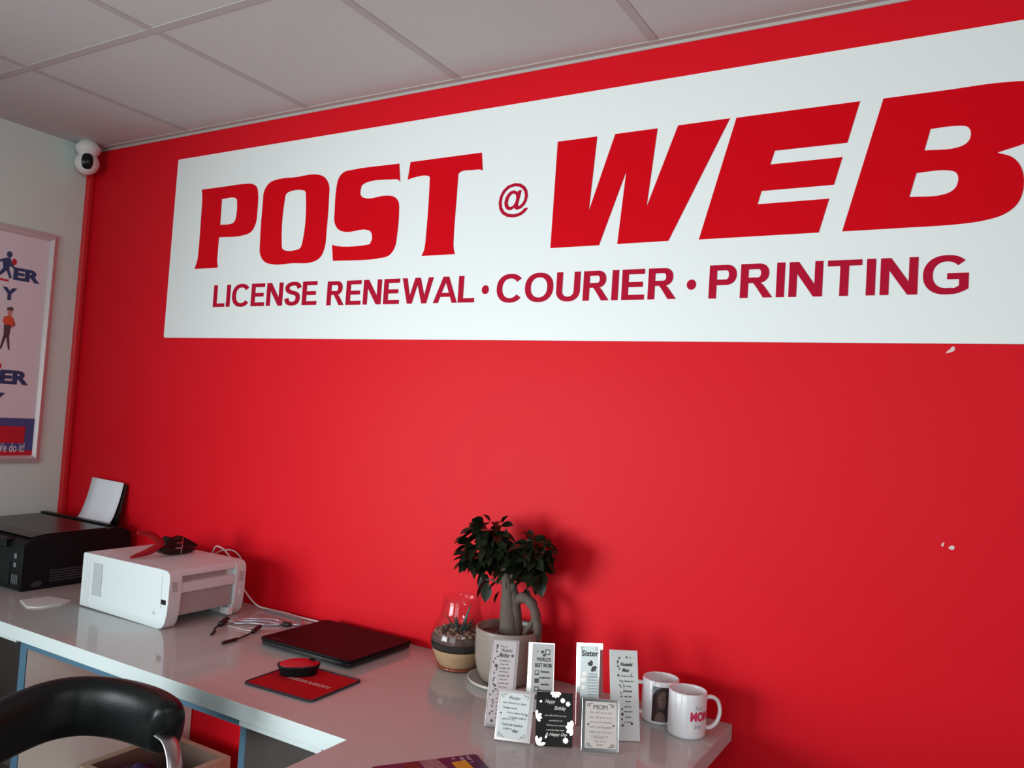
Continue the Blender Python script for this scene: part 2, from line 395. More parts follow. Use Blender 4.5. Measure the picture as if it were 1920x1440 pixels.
# ------------------------------------------------------------------ big wall sign
sgn = empty('wall_sign', (0, 0, 0), label='long white sign board on the red wall with red raised lettering', cat='sign')
def rrect(x0, x1, y0, y1, r, n=5):
    out = []
    for cx, cy, a in ((x1-r, y0+r, -90), (x1-r, y1-r, 0), (x0+r, y1-r, 90), (x0+r, y0+r, 180)):
        for i in range(n+1):
            t = R(a + 90*i/n); out.append((cx + r*math.cos(t), cy + r*math.sin(t)))
    return out
me = curve_mesh([rrect(0.5272, 3.66, 1.6245, 2.2866, 0.008)], 0.006)
mesh_obj('board', me, M_SIGN, sgn, Matrix.Translation((0, -0.0032, 0)) @ WALLF)
ZT, ZB = 2.161, 1.873
GL = {
'P': [[(.675,ZT),(.7938,ZT),(.9,ZT),(.9372,2.157),(.9598,2.1434),(.9682,2.1191),(.9709,2.0517),(.9686,2.0217),(.9509,1.9927),(.9136,1.981),(.7868,1.981),(.7862,1.9235),(.7870,1.8946),(.7931,ZB),(.6697,ZB),(.6807,1.9006),(.6840,1.9496),(.6830,2.0485),(.6805,2.1334)],
      [(.786,2.1172),(.8492,2.1172),(.8627,2.111),(.8673,2.0971),(.8665,2.045),(.8595,2.0305),(.8449,2.0253),(.7876,2.0253)]],
'O': [[(1.0541,ZT),(1.1445,ZT),(1.2318,ZT),(1.2713,2.1479),(1.2935,2.1192),(1.2967,2.0873),(1.2972,1.9676),(1.2943,1.9175),(1.2781,1.8869),(1.2439,ZB),(1.1569,ZB),(1.0668,ZB),(1.0234,1.8852),(1.0008,1.9127),(.9970,1.9464),(.9952,2.0867),(.9976,2.1265),(1.0181,2.1517)],
      [(1.1181,2.1145),(1.1757,2.1145),(1.1913,2.108),(1.1948,2.0962),(1.1953,1.9419),(1.1869,1.9219),(1.17,1.9166),(1.1211,1.9166),(1.1041,1.9243),(1.1000,1.9375),(1.0985,2.0914),(1.1027,2.1074)]],
'S': [[(1.5755,2.16),(1.584,2.1041),(1.5744,2.111),(1.5501,2.114),(1.4499,2.114),(1.4318,2.1065),(1.4286,2.0802),(1.4399,2.0675),(1.5394,2.0651),(1.5664,2.058),(1.5828,2.0417),(1.5875,2.0146),(1.5862,1.9377),(1.5804,1.9024),(1.5617,1.8806),(1.5267,ZB),(1.3344,ZB),(1.3261,1.9252),(1.3439,1.9199),(1.4606,1.916),(1.4822,1.9185),(1.4888,1.9314),(1.4871,1.9497),(1.476,1.961),(1.3765,1.9632),(1.3468,1.9738),(1.3297,1.9968),(1.3265,2.0346),(1.3275,2.116),(1.3346,2.1404),(1.3536,2.1561),(1.3857,2.16)]],
'T': [[(1.619,2.16),(1.8731,2.16),(1.8798,2.1078),(1.8709,2.1115),(1.8477,2.1125),(1.8062,2.1125),(1.7965,2.1067),(1.7961,2.0441),(1.7955,1.9137),(1.7975,1.8894),(1.8034,ZB-.001),(1.6844,ZB-.001),(1.6927,1.8907),(1.6957,1.9311),(1.6962,2.076),(1.6949,2.1071),(1.686,2.112),(1.6392,2.112),(1.6125,2.1073),(1.6156,2.1307)]],
'W': [[(2.116,2.162),(2.2319,2.162),(2.2205,1.9648),(2.2831,2.162),(2.3976,2.162),(2.3803,1.9634),(2.4513,2.1625),(2.5799,2.1630),(2.4426,1.874),(2.3069,1.8735),(2.32,2.0612),(2.2556,1.8731),(2.1139,1.8731)]],
'E': [[(2.5956,2.162),(2.8684,2.162),(2.846,2.0715),(2.689,2.0715),(2.6803,2.0400),(2.8374,2.0400),(2.8223,1.979),(2.6634,1.979),(2.6557,1.9482),(2.8136,1.9482),(2.7948,1.8728),(2.5199,1.8728)]],
'B': [[(2.9159,2.161),(3.0338,2.161),(3.1458,2.161),(3.1896,2.1544),(3.2187,2.1342),(3.2292,2.0983),(3.2209,2.0623),(3.1933,2.0361),(3.1333,2.0163),(3.1607,2.0033),(3.177,1.9784),(3.1811,1.9376),(3.1711,1.9068),(3.1498,1.8882),(3.1156,1.8779),(3.0753,1.8735),(2.9698,1.8722),(2.8442,1.8722)],
      [(3.0102,2.0815),(3.0627,2.0815),(3.0794,2.0768),(3.0855,2.0622),(3.0805,2.045),(3.0644,2.0360),(3.0002,2.0360)],
      [(2.9869,1.989),(3.0453,1.989),(3.0611,1.9826),(3.0658,1.969),(3.0598,1.9486),(3.0419,1.9385),(2.9753,1.9380)]],
}
def smooth_outline(pts, n=5):
    """spline through shallow corners, keep sharp ones"""
    N = len(pts); P = [Vector(p) for p in pts]; sharp = []
    for i in range(N):
        a = (P[i] - P[i-1]); b = (P[(i+1) % N] - P[i])
        sharp.append(a.angle(b) > R(52))
    out = []
    for i in range(N):
        j = (i+1) % N
        p1, p2 = P[i], P[j]
        p0 = P[i-1] if not sharp[i] else p1*2 - p2
        p3 = P[(j+1) % N] if not sharp[j] else p2*2 - p1
        L = (p2-p1).length
        d0, d3 = (p1-p0), (p3-p2)
        t1 = ((d0.normalized() + (p2-p1).normalized())*0.5)
        t2 = ((d3.normalized() + (p2-p1).normalized())*0.5)
        if sharp[i]: t1 = (p2-p1).normalized()
        if sharp[j]: t2 = (p2-p1).normalized()
        t1 = t1.normalized()*L; t2 = t2.normalized()*L
        if sharp[i] and sharp[j]: out.append(p1[:]); continue
        for k in range(n):
            t = k/n
            h1 = 2*t**3-3*t*t+1; h2 = t**3-2*t*t+t; h3 = -2*t**3+3*t*t; h4 = t**3-t*t
            out.append((p1*h1 + t1*h2 + p2*h3 + t2*h4)[:])
    return out
for k, spl in GL.items():
    me = curve_mesh([smooth_outline(s) for s in spl], 0.0016)
    mesh_obj('letter', me, M_LETTER, sgn, Matrix.Translation((0, -0.0068, 0)) @ WALLF)
def ribbon(path, t):
    P = [Vector(q) for q in path]; n = len(P); a = []; b = []
    for i in range(n):
        d = (P[min(i+1, n-1)] - P[max(i-1, 0)]).normalized(); nrm = Vector((-d.y, d.x))
        # horizontal strokes are a little thinner than upright ones
        tt = t*(0.86 + 0.14*abs(d.y))
        a.append((P[i] + nrm*tt/2)[:]); b.append((P[i] - nrm*tt/2)[:])
    return a + b[::-1]
def arc(cx, cy, rx, ry, a0, a1, n=28):
    def pw(v): return math.copysign(abs(v)**0.90, v)
    return [(cx + rx*pw(math.cos(R(a0 + (a1-a0)*i/n))), cy + ry*pw(math.sin(R(a0 + (a1-a0)*i/n)))) for i in range(n+1)]
def rc(x0, y0, x1, y1): return [(x0, y0), (x1, y0), (x1, y1), (x0, y1)]
def glyph(c, t=0.19):
    """bold grotesque capitals, cap height 1; returns (width, [fills]); a fill is a list of loops"""
    h = t*0.86
    if c == 'L': return .60, [[[(0,0),(.60,0),(.60,h),(t,h),(t,1),(0,1)]]]
    if c == 'I': return t, [[rc(0,0,t,1)]]
    if c == 'E': return .65, [[[(0,0),(.65,0),(.65,h),(t,h),(t,.5-h/2),(.60,.5-h/2),(.60,.5+h/2),(t,.5+h/2),(t,1-h),(.64,1-h),(.64,1),(0,1)]]]
    if c == 'T': return .74, [[[(.37-t/2,0),(.37+t/2,0),(.37+t/2,1-h),(.74,1-h),(.74,1),(0,1),(0,1-h),(.37-t/2,1-h)]]]
    if c == 'N': return .76, [[[(0,0),(t*.95,0),(t*.95,.66),(.56,0),(.76,0),(.76,1),(.76-t*.95,1),(.76-t*.95,.35),(.21,1),(0,1)]]]
    if c == 'A': return .90, [[[(0,0),(.19,0),(.265,.23),(.635,.23),(.71,0),(.90,0),(.555,1),(.345,1)], [(.315,.385),(.45,.78),(.585,.385)]]]
    if c == 'W': return 1.22, [[[(0,1),(.19,1),(.325,.31),(.505,1),(.715,1),(.895,.31),(1.03,1),(1.22,1),(.99,0),(.80,0),(.61,.73),(.42,0),(.23,0)]]]
    if c == 'U': return .74, [[ribbon([(t/2,1),(t/2,.7),(t/2,.40)] + arc(.37,.36,.37-t/2,.36-h/2+.01,180,360) + [(.74-t/2,.40),(.74-t/2,.7),(.74-t/2,1)], t)]]
    if c == 'O': return .92, [[arc(.46,.5,.46,.515,0,360,48)[:-1], arc(.46,.5,.46-t,.515-h,0,360,48)[:-1]]]
    if c == 'C': return .86, [[ribbon(arc(.46,.5,.46-t/2,.515-h/2,38,322), t)]]
    if c == 'G': return .88, [[ribbon(arc(.46,.5,.46-t/2,.515-h/2,42,285), t)], [[(.47,.38),(.47,.54),(.88,.54),(.88,.13),(.78,.06),(.66,.005),(.56,-.013),(.54,.14),(.62,.155),(.70,.21),(.70,.38)]]]
    if c == 'P' or c == 'R':
        y0 = .40 if c == 'P' else .43
        bowl = [(t*.5, 1-h/2), (.40, 1-h/2)] + arc(.42, (1+y0)/2, .68-.42-t/2, (1-y0)/2-h/2, 90, -90, 18)[1:] + [(.38, y0+h/2), (t*.5, y0+h/2)]
        out_ = [[rc(0,0,t,1)], [ribbon(bowl, t)]]
        if c == 'R': return .76, out_ + [[[(.29,.46),(.47,.46),(.56,.36),(.78,0),(.56,0),(.41,.27),(.33,.40)]]]
        return .68, out_
    if c == 'S':
        p = [(.655,.735),(.60,.86),(.48,.918),(.36,.925),(.22,.895),(.125,.82),(.105,.72),(.15,.63),(.26,.57),(.37,.538),(.48,.505),(.575,.44),(.60,.32),(.57,.17),(.47,.095),(.35,.075),(.22,.09),(.13,.16),(.085,.30)]
        q = [v[:] for v in catmull([(a_, b_, 0) for a_, b_ in p], 4)]
        return .70, [[ribbon([(a_[0], a_[1]) for a_ in q], t)]]
def sign_word(txt, x0, x1, z0, z1, gap=0.10):
    adv = []; x = 0.0
    for i, c in enumerate(txt):
        w_, f = glyph(c); adv.append((x, f)); x += w_ + gap
        if c == 'L' and i + 1 < len(txt): x -= .02
        if c == 'A' or (i + 1 < len(txt) and txt[i+1] == 'A'): x -= .07
    x -= gap
    wd = empty('word', (0, 0, 0)); wd.parent = sgn; bpy.context.view_layer.update()
    for px0, fills in adv:
        bm = bmesh.new()
        for fi, loops in enumerate(fills):
            me = curve_mesh([[(x0 + (px0 + a_)*(x1-x0)/x, z0 + b_*(z1-z0)) for a_, b_ in lp_] for lp_ in loops], 0.0012)
            me.transform(Matrix.Translation((0, 0, 0.00012*fi)))
            bm.from_mesh(me); bpy.data.meshes.remove(me)
        bmesh.ops.transform(bm, matrix=Matrix.Translation((0, -0.0068, 0)) @ WALLF, verts=bm.verts[:])
        obj('letter', bm, M_SMALL, wd)
sign_word('LICENSE', 0.783, 1.276, 1.7335, 1.8105)
sign_word('RENEWAL', 1.320, 1.880, 1.731, 1.8075)
sign_word('COURIER', 1.953, 2.468, 1.729, 1.8065)
sign_word('PRINTING', 2.551, 3.092, 1.728, 1.808)
bm = bmesh.new(); fit_text(bm, '@', 1.941, 2.037, 1.965, 2.061, 0.0064, 0.0012, bold=0.008)
bmesh.ops.transform(bm, matrix=WALLF, verts=bm.verts[:]); obj('at_symbol', bm, M_SMALL, sgn)
for x, z in ((1.9155, 1.766), (2.5075, 1.763)):
    me = curve_mesh([[(x + .0115*math.cos(2*PI*i/24), z + .0125*math.sin(2*PI*i/24)) for i in range(24)]], 0.0012)
    mesh_obj('bullet_dot', me, M_SMALL, sgn, Matrix.Translation((0, -0.0068, 0)) @ WALLF)

# ------------------------------------------------------------------ framed poster on the left wall
pf = empty('framed_poster', (0, -0.50, 1.565), label='framed courier poster in a silver frame on the cream left wall', cat='poster')
PY0, PY1, PZ0, PZ1 = -0.376, 0.374, -0.442, 0.442     # local u (along +y), v (z)
bm = bmesh.new()
w = 0.030
prof = [(0.0, 0.0), (0.0, 0.008), (0.004, 0.012), (0.017, 0.019), (0.0195, 0.021), (0.0215, 0.021), (0.030, 0.0085), (0.030, 0.0)]
def ring_at(inset, out):
    return [Vector((out, PY0+inset, PZ0+inset)), Vector((out, PY1-inset, PZ0+inset)), Vector((out, PY1-inset, PZ1-inset)), Vector((out, PY0+inset, PZ1-inset))]
rings = [[bm.verts.new(v) for v in ring_at(i, o)] for i, o in prof]
rings.append(rings[0])
for a, b in zip(rings, rings[1:]):
    for k in range(4): bm.faces.new([a[k], a[(k+1) % 4], b[(k+1) % 4], b[k]])
obj('frame', bm, M_FRAME, pf)
sh = box('poster_sheet', 0.002, 0.006, PY0+0.028, PY1-0.028, PZ0+0.028, PZ1-0.028, M_POSTER, pf)
def L(y, z): return (y + 0.50, z - 1.565)
def pflat(name, pts, mt, parent=sh, out=0.0064):
    me = curve_mesh([[L(*p) for p in pts]], 0.0006)
    return mesh_obj(name, me, mt, parent, Matrix.Translation((out, 0, 0)) @ WALLL)
pflat('blue_band', [(-.845,1.151),(-.154,1.151),(-.154,1.293),(-.845,1.293)], M_PBLUE)
pflat('red_band', [(-.845,1.151),(-.154,1.151),(-.154,1.172),(-.845,1.172)], M_PRED, out=0.0067)
pflat('red_panel', [(-.60,1.205),(-.190,1.199),(-.188,1.262),(-.60,1.268)], M_PRED, out=0.0070)
def ptext(name, txt, y0, y1, z0, z1, mt, bold=0.02, shear=0, out=0.0066):
    bm = bmesh.new(); a = L(y0, z0); b = L(y1, z1)
    fit_text(bm, txt, a[0], b[0], a[1], b[1], out, 0.0006, bold=bold, shear=shear)
    bmesh.ops.transform(bm, matrix=WALLL, verts=bm.verts[:])
    return obj(name, bm, mt, sh)
ptext('lettering', 'ER', -.281, -.183, 1.806, 1.853, M_NAVY, 0.05)
ptext('lettering', 'Y', -.315, -.262, 1.728, 1.775, M_NAVY, 0.05)
ptext('lettering', 'ER', -.296, -.192, 1.418, 1.470, M_NAVY, 0.05)
ptext('lettering', 'Y', -.330, -.272, 1.335, 1.385, M_NAVY, 0.05)
ptext('lettering', 'We do it!', -.290, -.186, 1.166, 1.200, M_PWHITE, 0.01, out=0.0074)
def blob(cy, cz, ry, rz, n=16): return [(cy + ry*math.cos(2*PI*i/n), cz + rz*math.sin(2*PI*i/n)) for i in range(n)]
# running figure over the first word
pflat('figure', blob(-.300, 1.896, .010, .012), M_NAVY)
pflat('figure', [(-.312,1.882),(-.296,1.884),(-.290,1.868),(-.276,1.850),(-.280,1.845),(-.295,1.856),(-.297,1.842),(-.285,1.812),(-.294,1.808),(-.306,1.836),(-.318,1.822),(-.330,1.812),(-.334,1.818),(-.318,1.845),(-.322,1.866),(-.338,1.862),(-.338,1.869)], M_NAVY)
pflat('figure', blob(-.281, 1.872, .009, .012), M_PRED)
pflat('figure', [(-.345,1.797),(-.295,1.795),(-.295,1.803),(-.345,1.805)], M_PRED)
pflat('figure', blob(-.302, 1.483, .009, .011), M_PRED)
# standing cartoon person
pflat('illustration', [(-.292,1.700),(-.276,1.705),(-.268,1.696),(-.272,1.690),(-.288,1.692),(-.292,1.688)], M_PBROWN, out=0.0068)
pflat('illustration', blob(-.280, 1.682, .009, .013), M_PSKIN)
pflat('illustration', [(-.300,1.665),(-.284,1.671),(-.270,1.668),(-.260,1.650),(-.262,1.636),(-.276,1.634),(-.296,1.637),(-.304,1.648)], M_PORANGE)
pflat('illustration', [(-.262,1.650),(-.256,1.640),(-.268,1.625),(-.273,1.629),(-.264,1.640)], M_PSKIN)
pflat('illustration', [(-.298,1.637),(-.272,1.635),(-.276,1.595),(-.270,1.545),(-.276,1.545),(-.286,1.592),(-.300,1.545),(-.306,1.546),(-.296,1.600)], M_PBROWN)

# ------------------------------------------------------------------ ceiling security camera
sc_ = empty('security_camera', (0.066, -0.075, H), label='white round security camera with black lens face in the ceiling corner', cat='camera')
bm = bmesh.new()
lathe(bm, [(0, 0), (0.030, 0), (0.034, -0.006), (0.045, -0.020), (0.046, -0.027), (0.040, -0.042), (0.030, -0.056), (0.024, -0.062), (0, -0.062)], 32)
obj('base', bm, M_CAMW, sc_, smooth=True)
bm = bmesh.new(); ball(bm, (0, 0, -0.084), 0.044, 28, 18)
hd = obj('head', bm, M_CAMW, sc_, smooth=True)
# black oval window facing the room
d = Vector((0.84, -0.50, -0.05)).normalized()   # looks towards the camera side
side = d.cross(Vector((0, 0, 1))).normalized(); upv = side.cross(d).normalized()
bm = bmesh.new()
rows = []
for j in range(7):
    row = []
    for i in range(25):
        a = 2*PI*i/24; rr = j/6
        u = 0.0205*rr*math.copysign(abs(math.cos(a))**0.75, math.cos(a)); v = 0.031*rr*math.copysign(abs(math.sin(a))**0.9, math.sin(a))
        ww = math.sqrt(max(0, 0.0462**2 - u*u - v*v))
        row.append(bm.verts.new(Vector((0, 0, -0.084)) + side*u + upv*(v + 0.002) + d*ww))
    rows.append(row)
for a, b in zip(rows, rows[1:]):
    for i in range(24): bm.faces.new([a[i], a[i+1], b[i+1], b[i]])
bmesh.ops.remove_doubles(bm, verts=bm.verts[:], dist=1e-5)
obj('lens_window', bm, M_CAMB, hd, smooth=True)

# ------------------------------------------------------------------ worktop and cabinets
TZ = 0.75
top = empty('worktop', (0.0, 0, TZ), label='glossy white L-shaped worktop running along the red wall', cat='worktop')
Lp = [(0.002, -0.62), (2.053, -0.62), (2.053, -1.32), (2.659, -1.32), (2.659, -0.002), (0.002, -0.002)]
bm = bmesh.new()
prism(bm, Lp, -0.0365, 0, 'z')
bmesh.ops.recalc_face_normals(bm, faces=bm.faces[:])
for f in bm.faces: f.material_index = 1 if abs(f.normal.z) < 0.5 else 0
obj('surface', bm, [M_TOP, M_EDGE], top, bevel=0.0012, seg=2)
# left cabinet
cab = empty('desk_cabinet', (0.42, -0.30, 0), label='open base cabinet with blue-edged side at left under the worktop', cat='cabinet')
def cbox(name, x0, x1, y0, y1, z0, z1, mt, par, ox=0, oy=0, **k): return box(name, x0-ox, x1-ox, y0-oy, y1-oy, z0, z1, mt, par, **k)
ox, oy = 0.42, -0.30
sp = cbox('side_panel', 0.806, 0.838, -0.578, -0.004, 0.0, 0.7125, M_PANEL, cab, ox, oy)
cbox('edge_strip', 0.806, 0.838, -0.581, -0.578, 0.0, 0.694, M_BLUE, sp, ox, oy)
cbox('side_panel', 0.004, 0.036, -0.578, -0.004, 0.0, 0.7125, M_PANEL, cab, ox, oy)
cbox('top_rail', 0.036, 0.806, -0.595, -0.575, 0.694, 0.7125, M_EDGE, cab, ox, oy)
cbox('back_panel', 0.036, 0.806, -0.40, -0.38, 0.08, 0.7125, M_DARK, cab, ox, oy)
cbox('inner_side', 0.796, 0.8055, -0.575, -0.40, 0.08, 0.694, M_DARK, cab, ox, oy)
cbox('shelf', 0.036, 0.796, -0.57, -0.40, 0.335, 0.355, M_DARK, cab, ox, oy)
cbox('plinth', 0.036, 0.806, -0.56, -0.54, 0.0, 0.08, M_DARK, cab, ox, oy)
# blue rail across the knee hole belongs to the worktop
tag(box('desk_rail', 0.838, 1.709, -0.581, -0.563, TZ-0.070, TZ-0.037, M_BLUE), 'thin blue rail under the worktop across the knee hole', 'rail')
# right cabinet
cab2 = empty('desk_cabinet', (1.86, -0.30, 0), label='dark-fronted base cabinet with blue edge right of the knee hole', cat='cabinet')
ox = 1.86
sp = cbox('side_panel', 1.709, 1.741, -0.578, -0.004, 0.0, 0.7125, M_PANEL, cab2, ox, oy)
cbox('edge_strip', 1.709, 1.741, -0.581, -0.578, 0.0, 0.7125, M_BLUE, sp, ox, oy)
cbox('side_panel', 1.985, 2.017, -0.578, -0.004, 0.0, 0.7125, M_PANEL, cab2, ox, oy)
cbox('top_rail', 1.741, 1.985, -0.615, -0.595, 0.700, 0.7125, M_EDGE, cab2, ox, oy)
cbox('front_panel', 1.741, 1.985, -0.593, -0.575, 0.06, 0.7125, M_DARK, cab2, ox, oy)
cbox('plinth', 1.741, 1.985, -0.56, -0.54, 0.0, 0.06, M_DARK, cab2, ox, oy)
# leg panel under the return
bm = bmesh.new()
tag(box('side_board', 2.10, 2.132, -1.225, -0.64, 0.0, 0.7125, M_PANEL), 'white board under the inner edge of the near worktop arm', 'panel')
cab3 = tag(box('leg_panel', 2.07, 2.64, -1.26, -1.23, 0.0, 0.7125, M_PANEL), 'upright white end panel carrying the near end of the worktop', 'panel')
# magazines at the bottom left
for i, (z, mt) in enumerate(((0.3555, M_MAGW), (0.3635, M_MAGR), (0.3715, M_MAGW), (0.3795, M_MAGR))):
    o = box('magazine', -0.10, 0.10, -0.065, 0.065, 0, 0.0075, mt, None, bevel=0.001)
    o.location = (0.66 + 0.004*i, -0.49, z); o.rotation_euler = (0, 0, R(-4 + 3*i))
    tag(o, ['white magazine at the bottom of the pile inside the left cabinet', 'red magazine second from the bottom of the pile in the left cabinet',
            'white magazine third from the bottom of the pile in the left cabinet', 'red magazine on top of the pile inside the left cabinet'][i], 'magazine', 'magazines in the left cabinet')

# ------------------------------------------------------------------ open box with purple bag on the knee-hole floor shelf
cb = empty('open_box', (0.985, -0.24, 0.0), label='open cream box standing under the desk in the knee hole', cat='box')
bw = 0.022; x0, x1, y0, y1, z1 = -0.140, 0.150, -0.160, 0.155, 0.30
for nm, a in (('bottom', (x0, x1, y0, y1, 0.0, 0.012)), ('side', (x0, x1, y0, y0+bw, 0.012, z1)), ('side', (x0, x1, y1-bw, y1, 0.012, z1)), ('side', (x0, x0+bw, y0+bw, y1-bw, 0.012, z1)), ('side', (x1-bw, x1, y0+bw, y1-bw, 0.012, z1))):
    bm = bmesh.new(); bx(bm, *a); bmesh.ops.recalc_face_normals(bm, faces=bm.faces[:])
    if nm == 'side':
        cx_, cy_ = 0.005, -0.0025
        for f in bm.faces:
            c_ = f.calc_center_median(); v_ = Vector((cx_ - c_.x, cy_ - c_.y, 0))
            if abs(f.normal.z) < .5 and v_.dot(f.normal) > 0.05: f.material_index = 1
    obj(nm, bm, [M_CARD, M_CARDSHADE], cb)
bm = bmesh.new(); bmesh.ops.create_icosphere(bm, subdivisions=5, radius=1)
for v in bm.verts:
    d = v.co.normalized(); n = noise.noise(d*2.3 + Vector((3, 1, 7)))*0.35 + noise.noise(d*6)*0.12 + (abs(noise.noise(d*11)))*0.12
    v.co = Vector((d.x*0.070, d.y*0.085, d.z*0.150)) * (1 + n*0.55)
    v.co.z = max(v.co.z, -0.13)
pb = obj('plastic_bag', bm, M_PURPLE, smooth=True)
pb.location = (0.955, -0.285, 0.144)
tag(pb, 'crumpled purple bag stuffed in the open cream box', 'bag')

# ------------------------------------------------------------------ black inkjet printer
bp = empty('inkjet_printer', (0.24, -0.22, TZ), label='black inkjet printer with a sheet of paper in its rear feeder', cat='printer')
bm = bmesh.new()   # body profile in (y,z), extruded along x
pr_ = [(0.19, 0.0), (-0.188, 0.0), (-0.193, 0.01), (-0.193, 0.146), (-0.186, 0.156), (-0.15, 0.172), (-0.125, 0.176), (0.15, 0.181), (0.185, 0.165), (0.19, 0.14)]
bx0, bx1 = -0.228, 0.232
prism(bm, pr_, bx0, bx1, 'x')
obj('body', bm, M_BLACKP, bp, bevel=0.004, seg=3)
prism_b = bmesh.new()
prism(prism_b, [(-0.16, 0.1715), (-0.122, 0.178), (0.10, 0.1815), (0.10, 0.184), (-0.124, 0.1805), (-0.166, 0.173)], -0.215, 0.222, 'x')
obj('scanner_lid', prism_b, M_BLACKTOP, bp)
box('control_panel', -0.15, 0.150, -0.205, -0.165, 0.135, 0.163, M_BLACKP, bp, bevel=0.004)
box('output_slot', -0.16, 0.165, -0.1945, -0.180, 0.015, 0.095, mat('dark_slot', (0.003, 0.004, 0.005), 0.6), bp)
# rear feeder
fd = box('rear_feeder', -0.238, 0.19, 0.120, 0.140, 0.178, 0.188, M_BLACKP, bp, bevel=0.002)
box('feeder_flap', -0.03, 0.165, 0.176, 0.1805, 0.176, 0.215, M_BLACKP, bp)
bm = bmesh.new()
prism(bm, [(0.182, 0.178), (0.187, 0.178), (0.2135, 0.322), (0.2085, 0.322)], -0.03, 0.152, 'x')
obj('paper_support', bm, M_BLACKTOP, bp)
# small front stickers
for k, (za, zb) in enumerate(((0.104, 0.120), (0.076, 0.090))):
    box('sticker', 0.186, 0.200, -0.1945, -0.1932, za, zb, M_GREYP, bp)
bm = bmesh.new()
for k in range(4): bx(bm, 0.180 + 0.010*k, 0.183 + 0.010*k, -0.1945, -0.1932, 0.022, 0.052)
obj('fine_print', bm, M_GREYP, bp)
bm = bmesh.new()
for k in range(5): bx(bm, 0.232, 0.2328, -0.10, 0.06, 0.022 + 0.0085*k, 0.026 + 0.0085*k)
obj('side_label', bm, mat('side_label_print', (0.05, 0.055, 0.06), 0.5), bp)
bm = bmesh.new()
prism(bm, [(-0.162, 0.016), (-0.152, 0.011), (-0.13, 0.012), (-0.123, 0.020), (-0.128, 0.030), (-0.15, 0.028)], 0.232, 0.2327, 'x')
obj('side_sticker', bm, mat('side_sticker_print', (0.045, 0.047, 0.05), 0.5), bp)
# paper sheet curling back
bm = bmesh.new(); prevrow = None
ctrl = catmull([(0, -0.070, 0.9275), (0, -0.052, 0.955), (0, -0.0365, 1.00), (0, -0.0255, 1.045), (0, -0.0190, 1.083)], 4)
for q in ctrl:
    row = [bm.verts.new((0.186 + 0.198*i/4, q.y, q.z - 0.004*(i/4))) for i in range(5)]
    if prevrow:
        for i in range(4): bm.faces.new([prevrow[i], prevrow[i+1], row[i+1], row[i]])
    prevrow = row
o = obj('paper_sheet', bm, M_PAPER, smooth=True)
s = o.modifiers.new('sol', 'SOLIDIFY'); s.thickness = 0.0008
tag(o, 'white paper sheet standing curled in the feeder of the black printer', 'paper')

# ------------------------------------------------------------------ white laser printer
wp = empty('laser_printer', (0.957, -0.245, TZ), label='white laser printer with grey side vent standing in front of the red wall', cat='printer')
WX0, WX1, WY0, WY1 = -0.208, 0.208, -0.137, 0.137
def sideprof(x0, x1):
    return [(x0, 0.004), (x1-0.040, 0.0), (x1-0.022, 0.004), (x1-0.010, 0.020), (x1-0.004, 0.045), (x1-0.001, 0.075), (x1, 0.145), (x1-0.003, 0.158), (x1-0.012, 0.166), (x1-0.035, 0.1685), (x0+0.004, 0.1655), (x0, 0.160)]
bm = bmesh.new()
prism(bm, sideprof(WX0, WX1), WY0, WY0+0.042, 'y')
for f in bm.faces: pass
prism(bm, sideprof(WX0, WX1), WY1-0.038, WY1, 'y')
# centre section with recessed opening
cs = [(WX0, 0.022), (WX1-0.050, 0.022), (WX1-0.050, 0.032), (WX1-0.016, 0.034), (WX1-0.014, 0.098), (WX1-0.004, 0.100), (WX1-0.003, 0.128), (WX1-0.018, 0.130), (WX1-0.018, 0.147), (WX1-0.003, 0.148), (WX1-0.005, 0.158), (WX1-0.012, 0.166), (WX1-0.035, 0.1685), (WX0+0.004, 0.1655), (WX0, 0.160)]
prism(bm, cs, WY0+0.042, WY1-0.038, 'y')
obj('body', bm, M_PRWHITE, wp, bevel=0.0022, seg=3)
box('output_slot', WX1-0.0185, WX1-0.0165, WY0+0.046, WY1-0.062, 0.1305, 0.1465, M_RECESS, wp)
box('paper_tray', WX1-0.0155, WX1-0.0125, WY0+0.044, WY1-0.040, 0.036, 0.097, M_RECESS, wp)
bm = bmesh.new()
for k in range(7): bx(bm, WX0+0.055, WX0+0.103, WY0-0.0012, WY0+0.001, 0.045 + 0.0, 0.143)
bm.free(); bm = bmesh.new()
for k in range(24): bx(bm, WX0+0.058, WX0+0.103, WY0-0.0012, WY0+0.001, 0.044 + 0.0041*k, 0.044 + 0.0041*k + 0.0032)
bx(bm, WX0+0.058, WX0+0.103, WY0-0.0006, WY0+0.001, 0.044, 0.142)
obj('side_vent', bm, M_PRGREY, wp)
bm = bmesh.new()
for cc in (0.018, 0.034):
    for k in range(26): bx(bm, WX0+cc, WX0+cc+0.008, WY0-0.0008, WY0+0.001, 0.012 + 0.0055*k, 0.012 + 0.0055*k + 0.0018)
obj('side_slits', bm, mat('slit_grey', (0.60, 0.64, 0.65), 0.5), wp)
box('catch', WX1-0.030, WX1-0.010, WY0-0.001, WY0+0.01, 0.072, 0.085, M_BLACKP, wp)
box('seam', WX1-0.0325, WX1-0.0318, WY0-0.0006, WY0+0.002, 0.06, 0.163, M_RECESS, wp)
bm = bmesh.new(); bmesh.ops.create_cone(bm, cap_ends=True, segments=20, radius1=0.0045, radius2=0.0045, depth=0.002, matrix=Matrix.Translation((WX1-0.060, WY0-0.0004, 0.042)) @ Matrix.Rotation(R(90), 4, 'X'))
obj('badge', bm, M_PRGREY, wp)
for yy in (WY0+0.010, WY1-0.026):
    bm = bmesh.new()
    for k in range(5): bx(bm, WX1-0.0012, WX1+0.0006, yy, yy+0.017, 0.108+0.006*k, 0.111+0.006*k)
    obj('front_vent', bm, M_RECESS, wp)
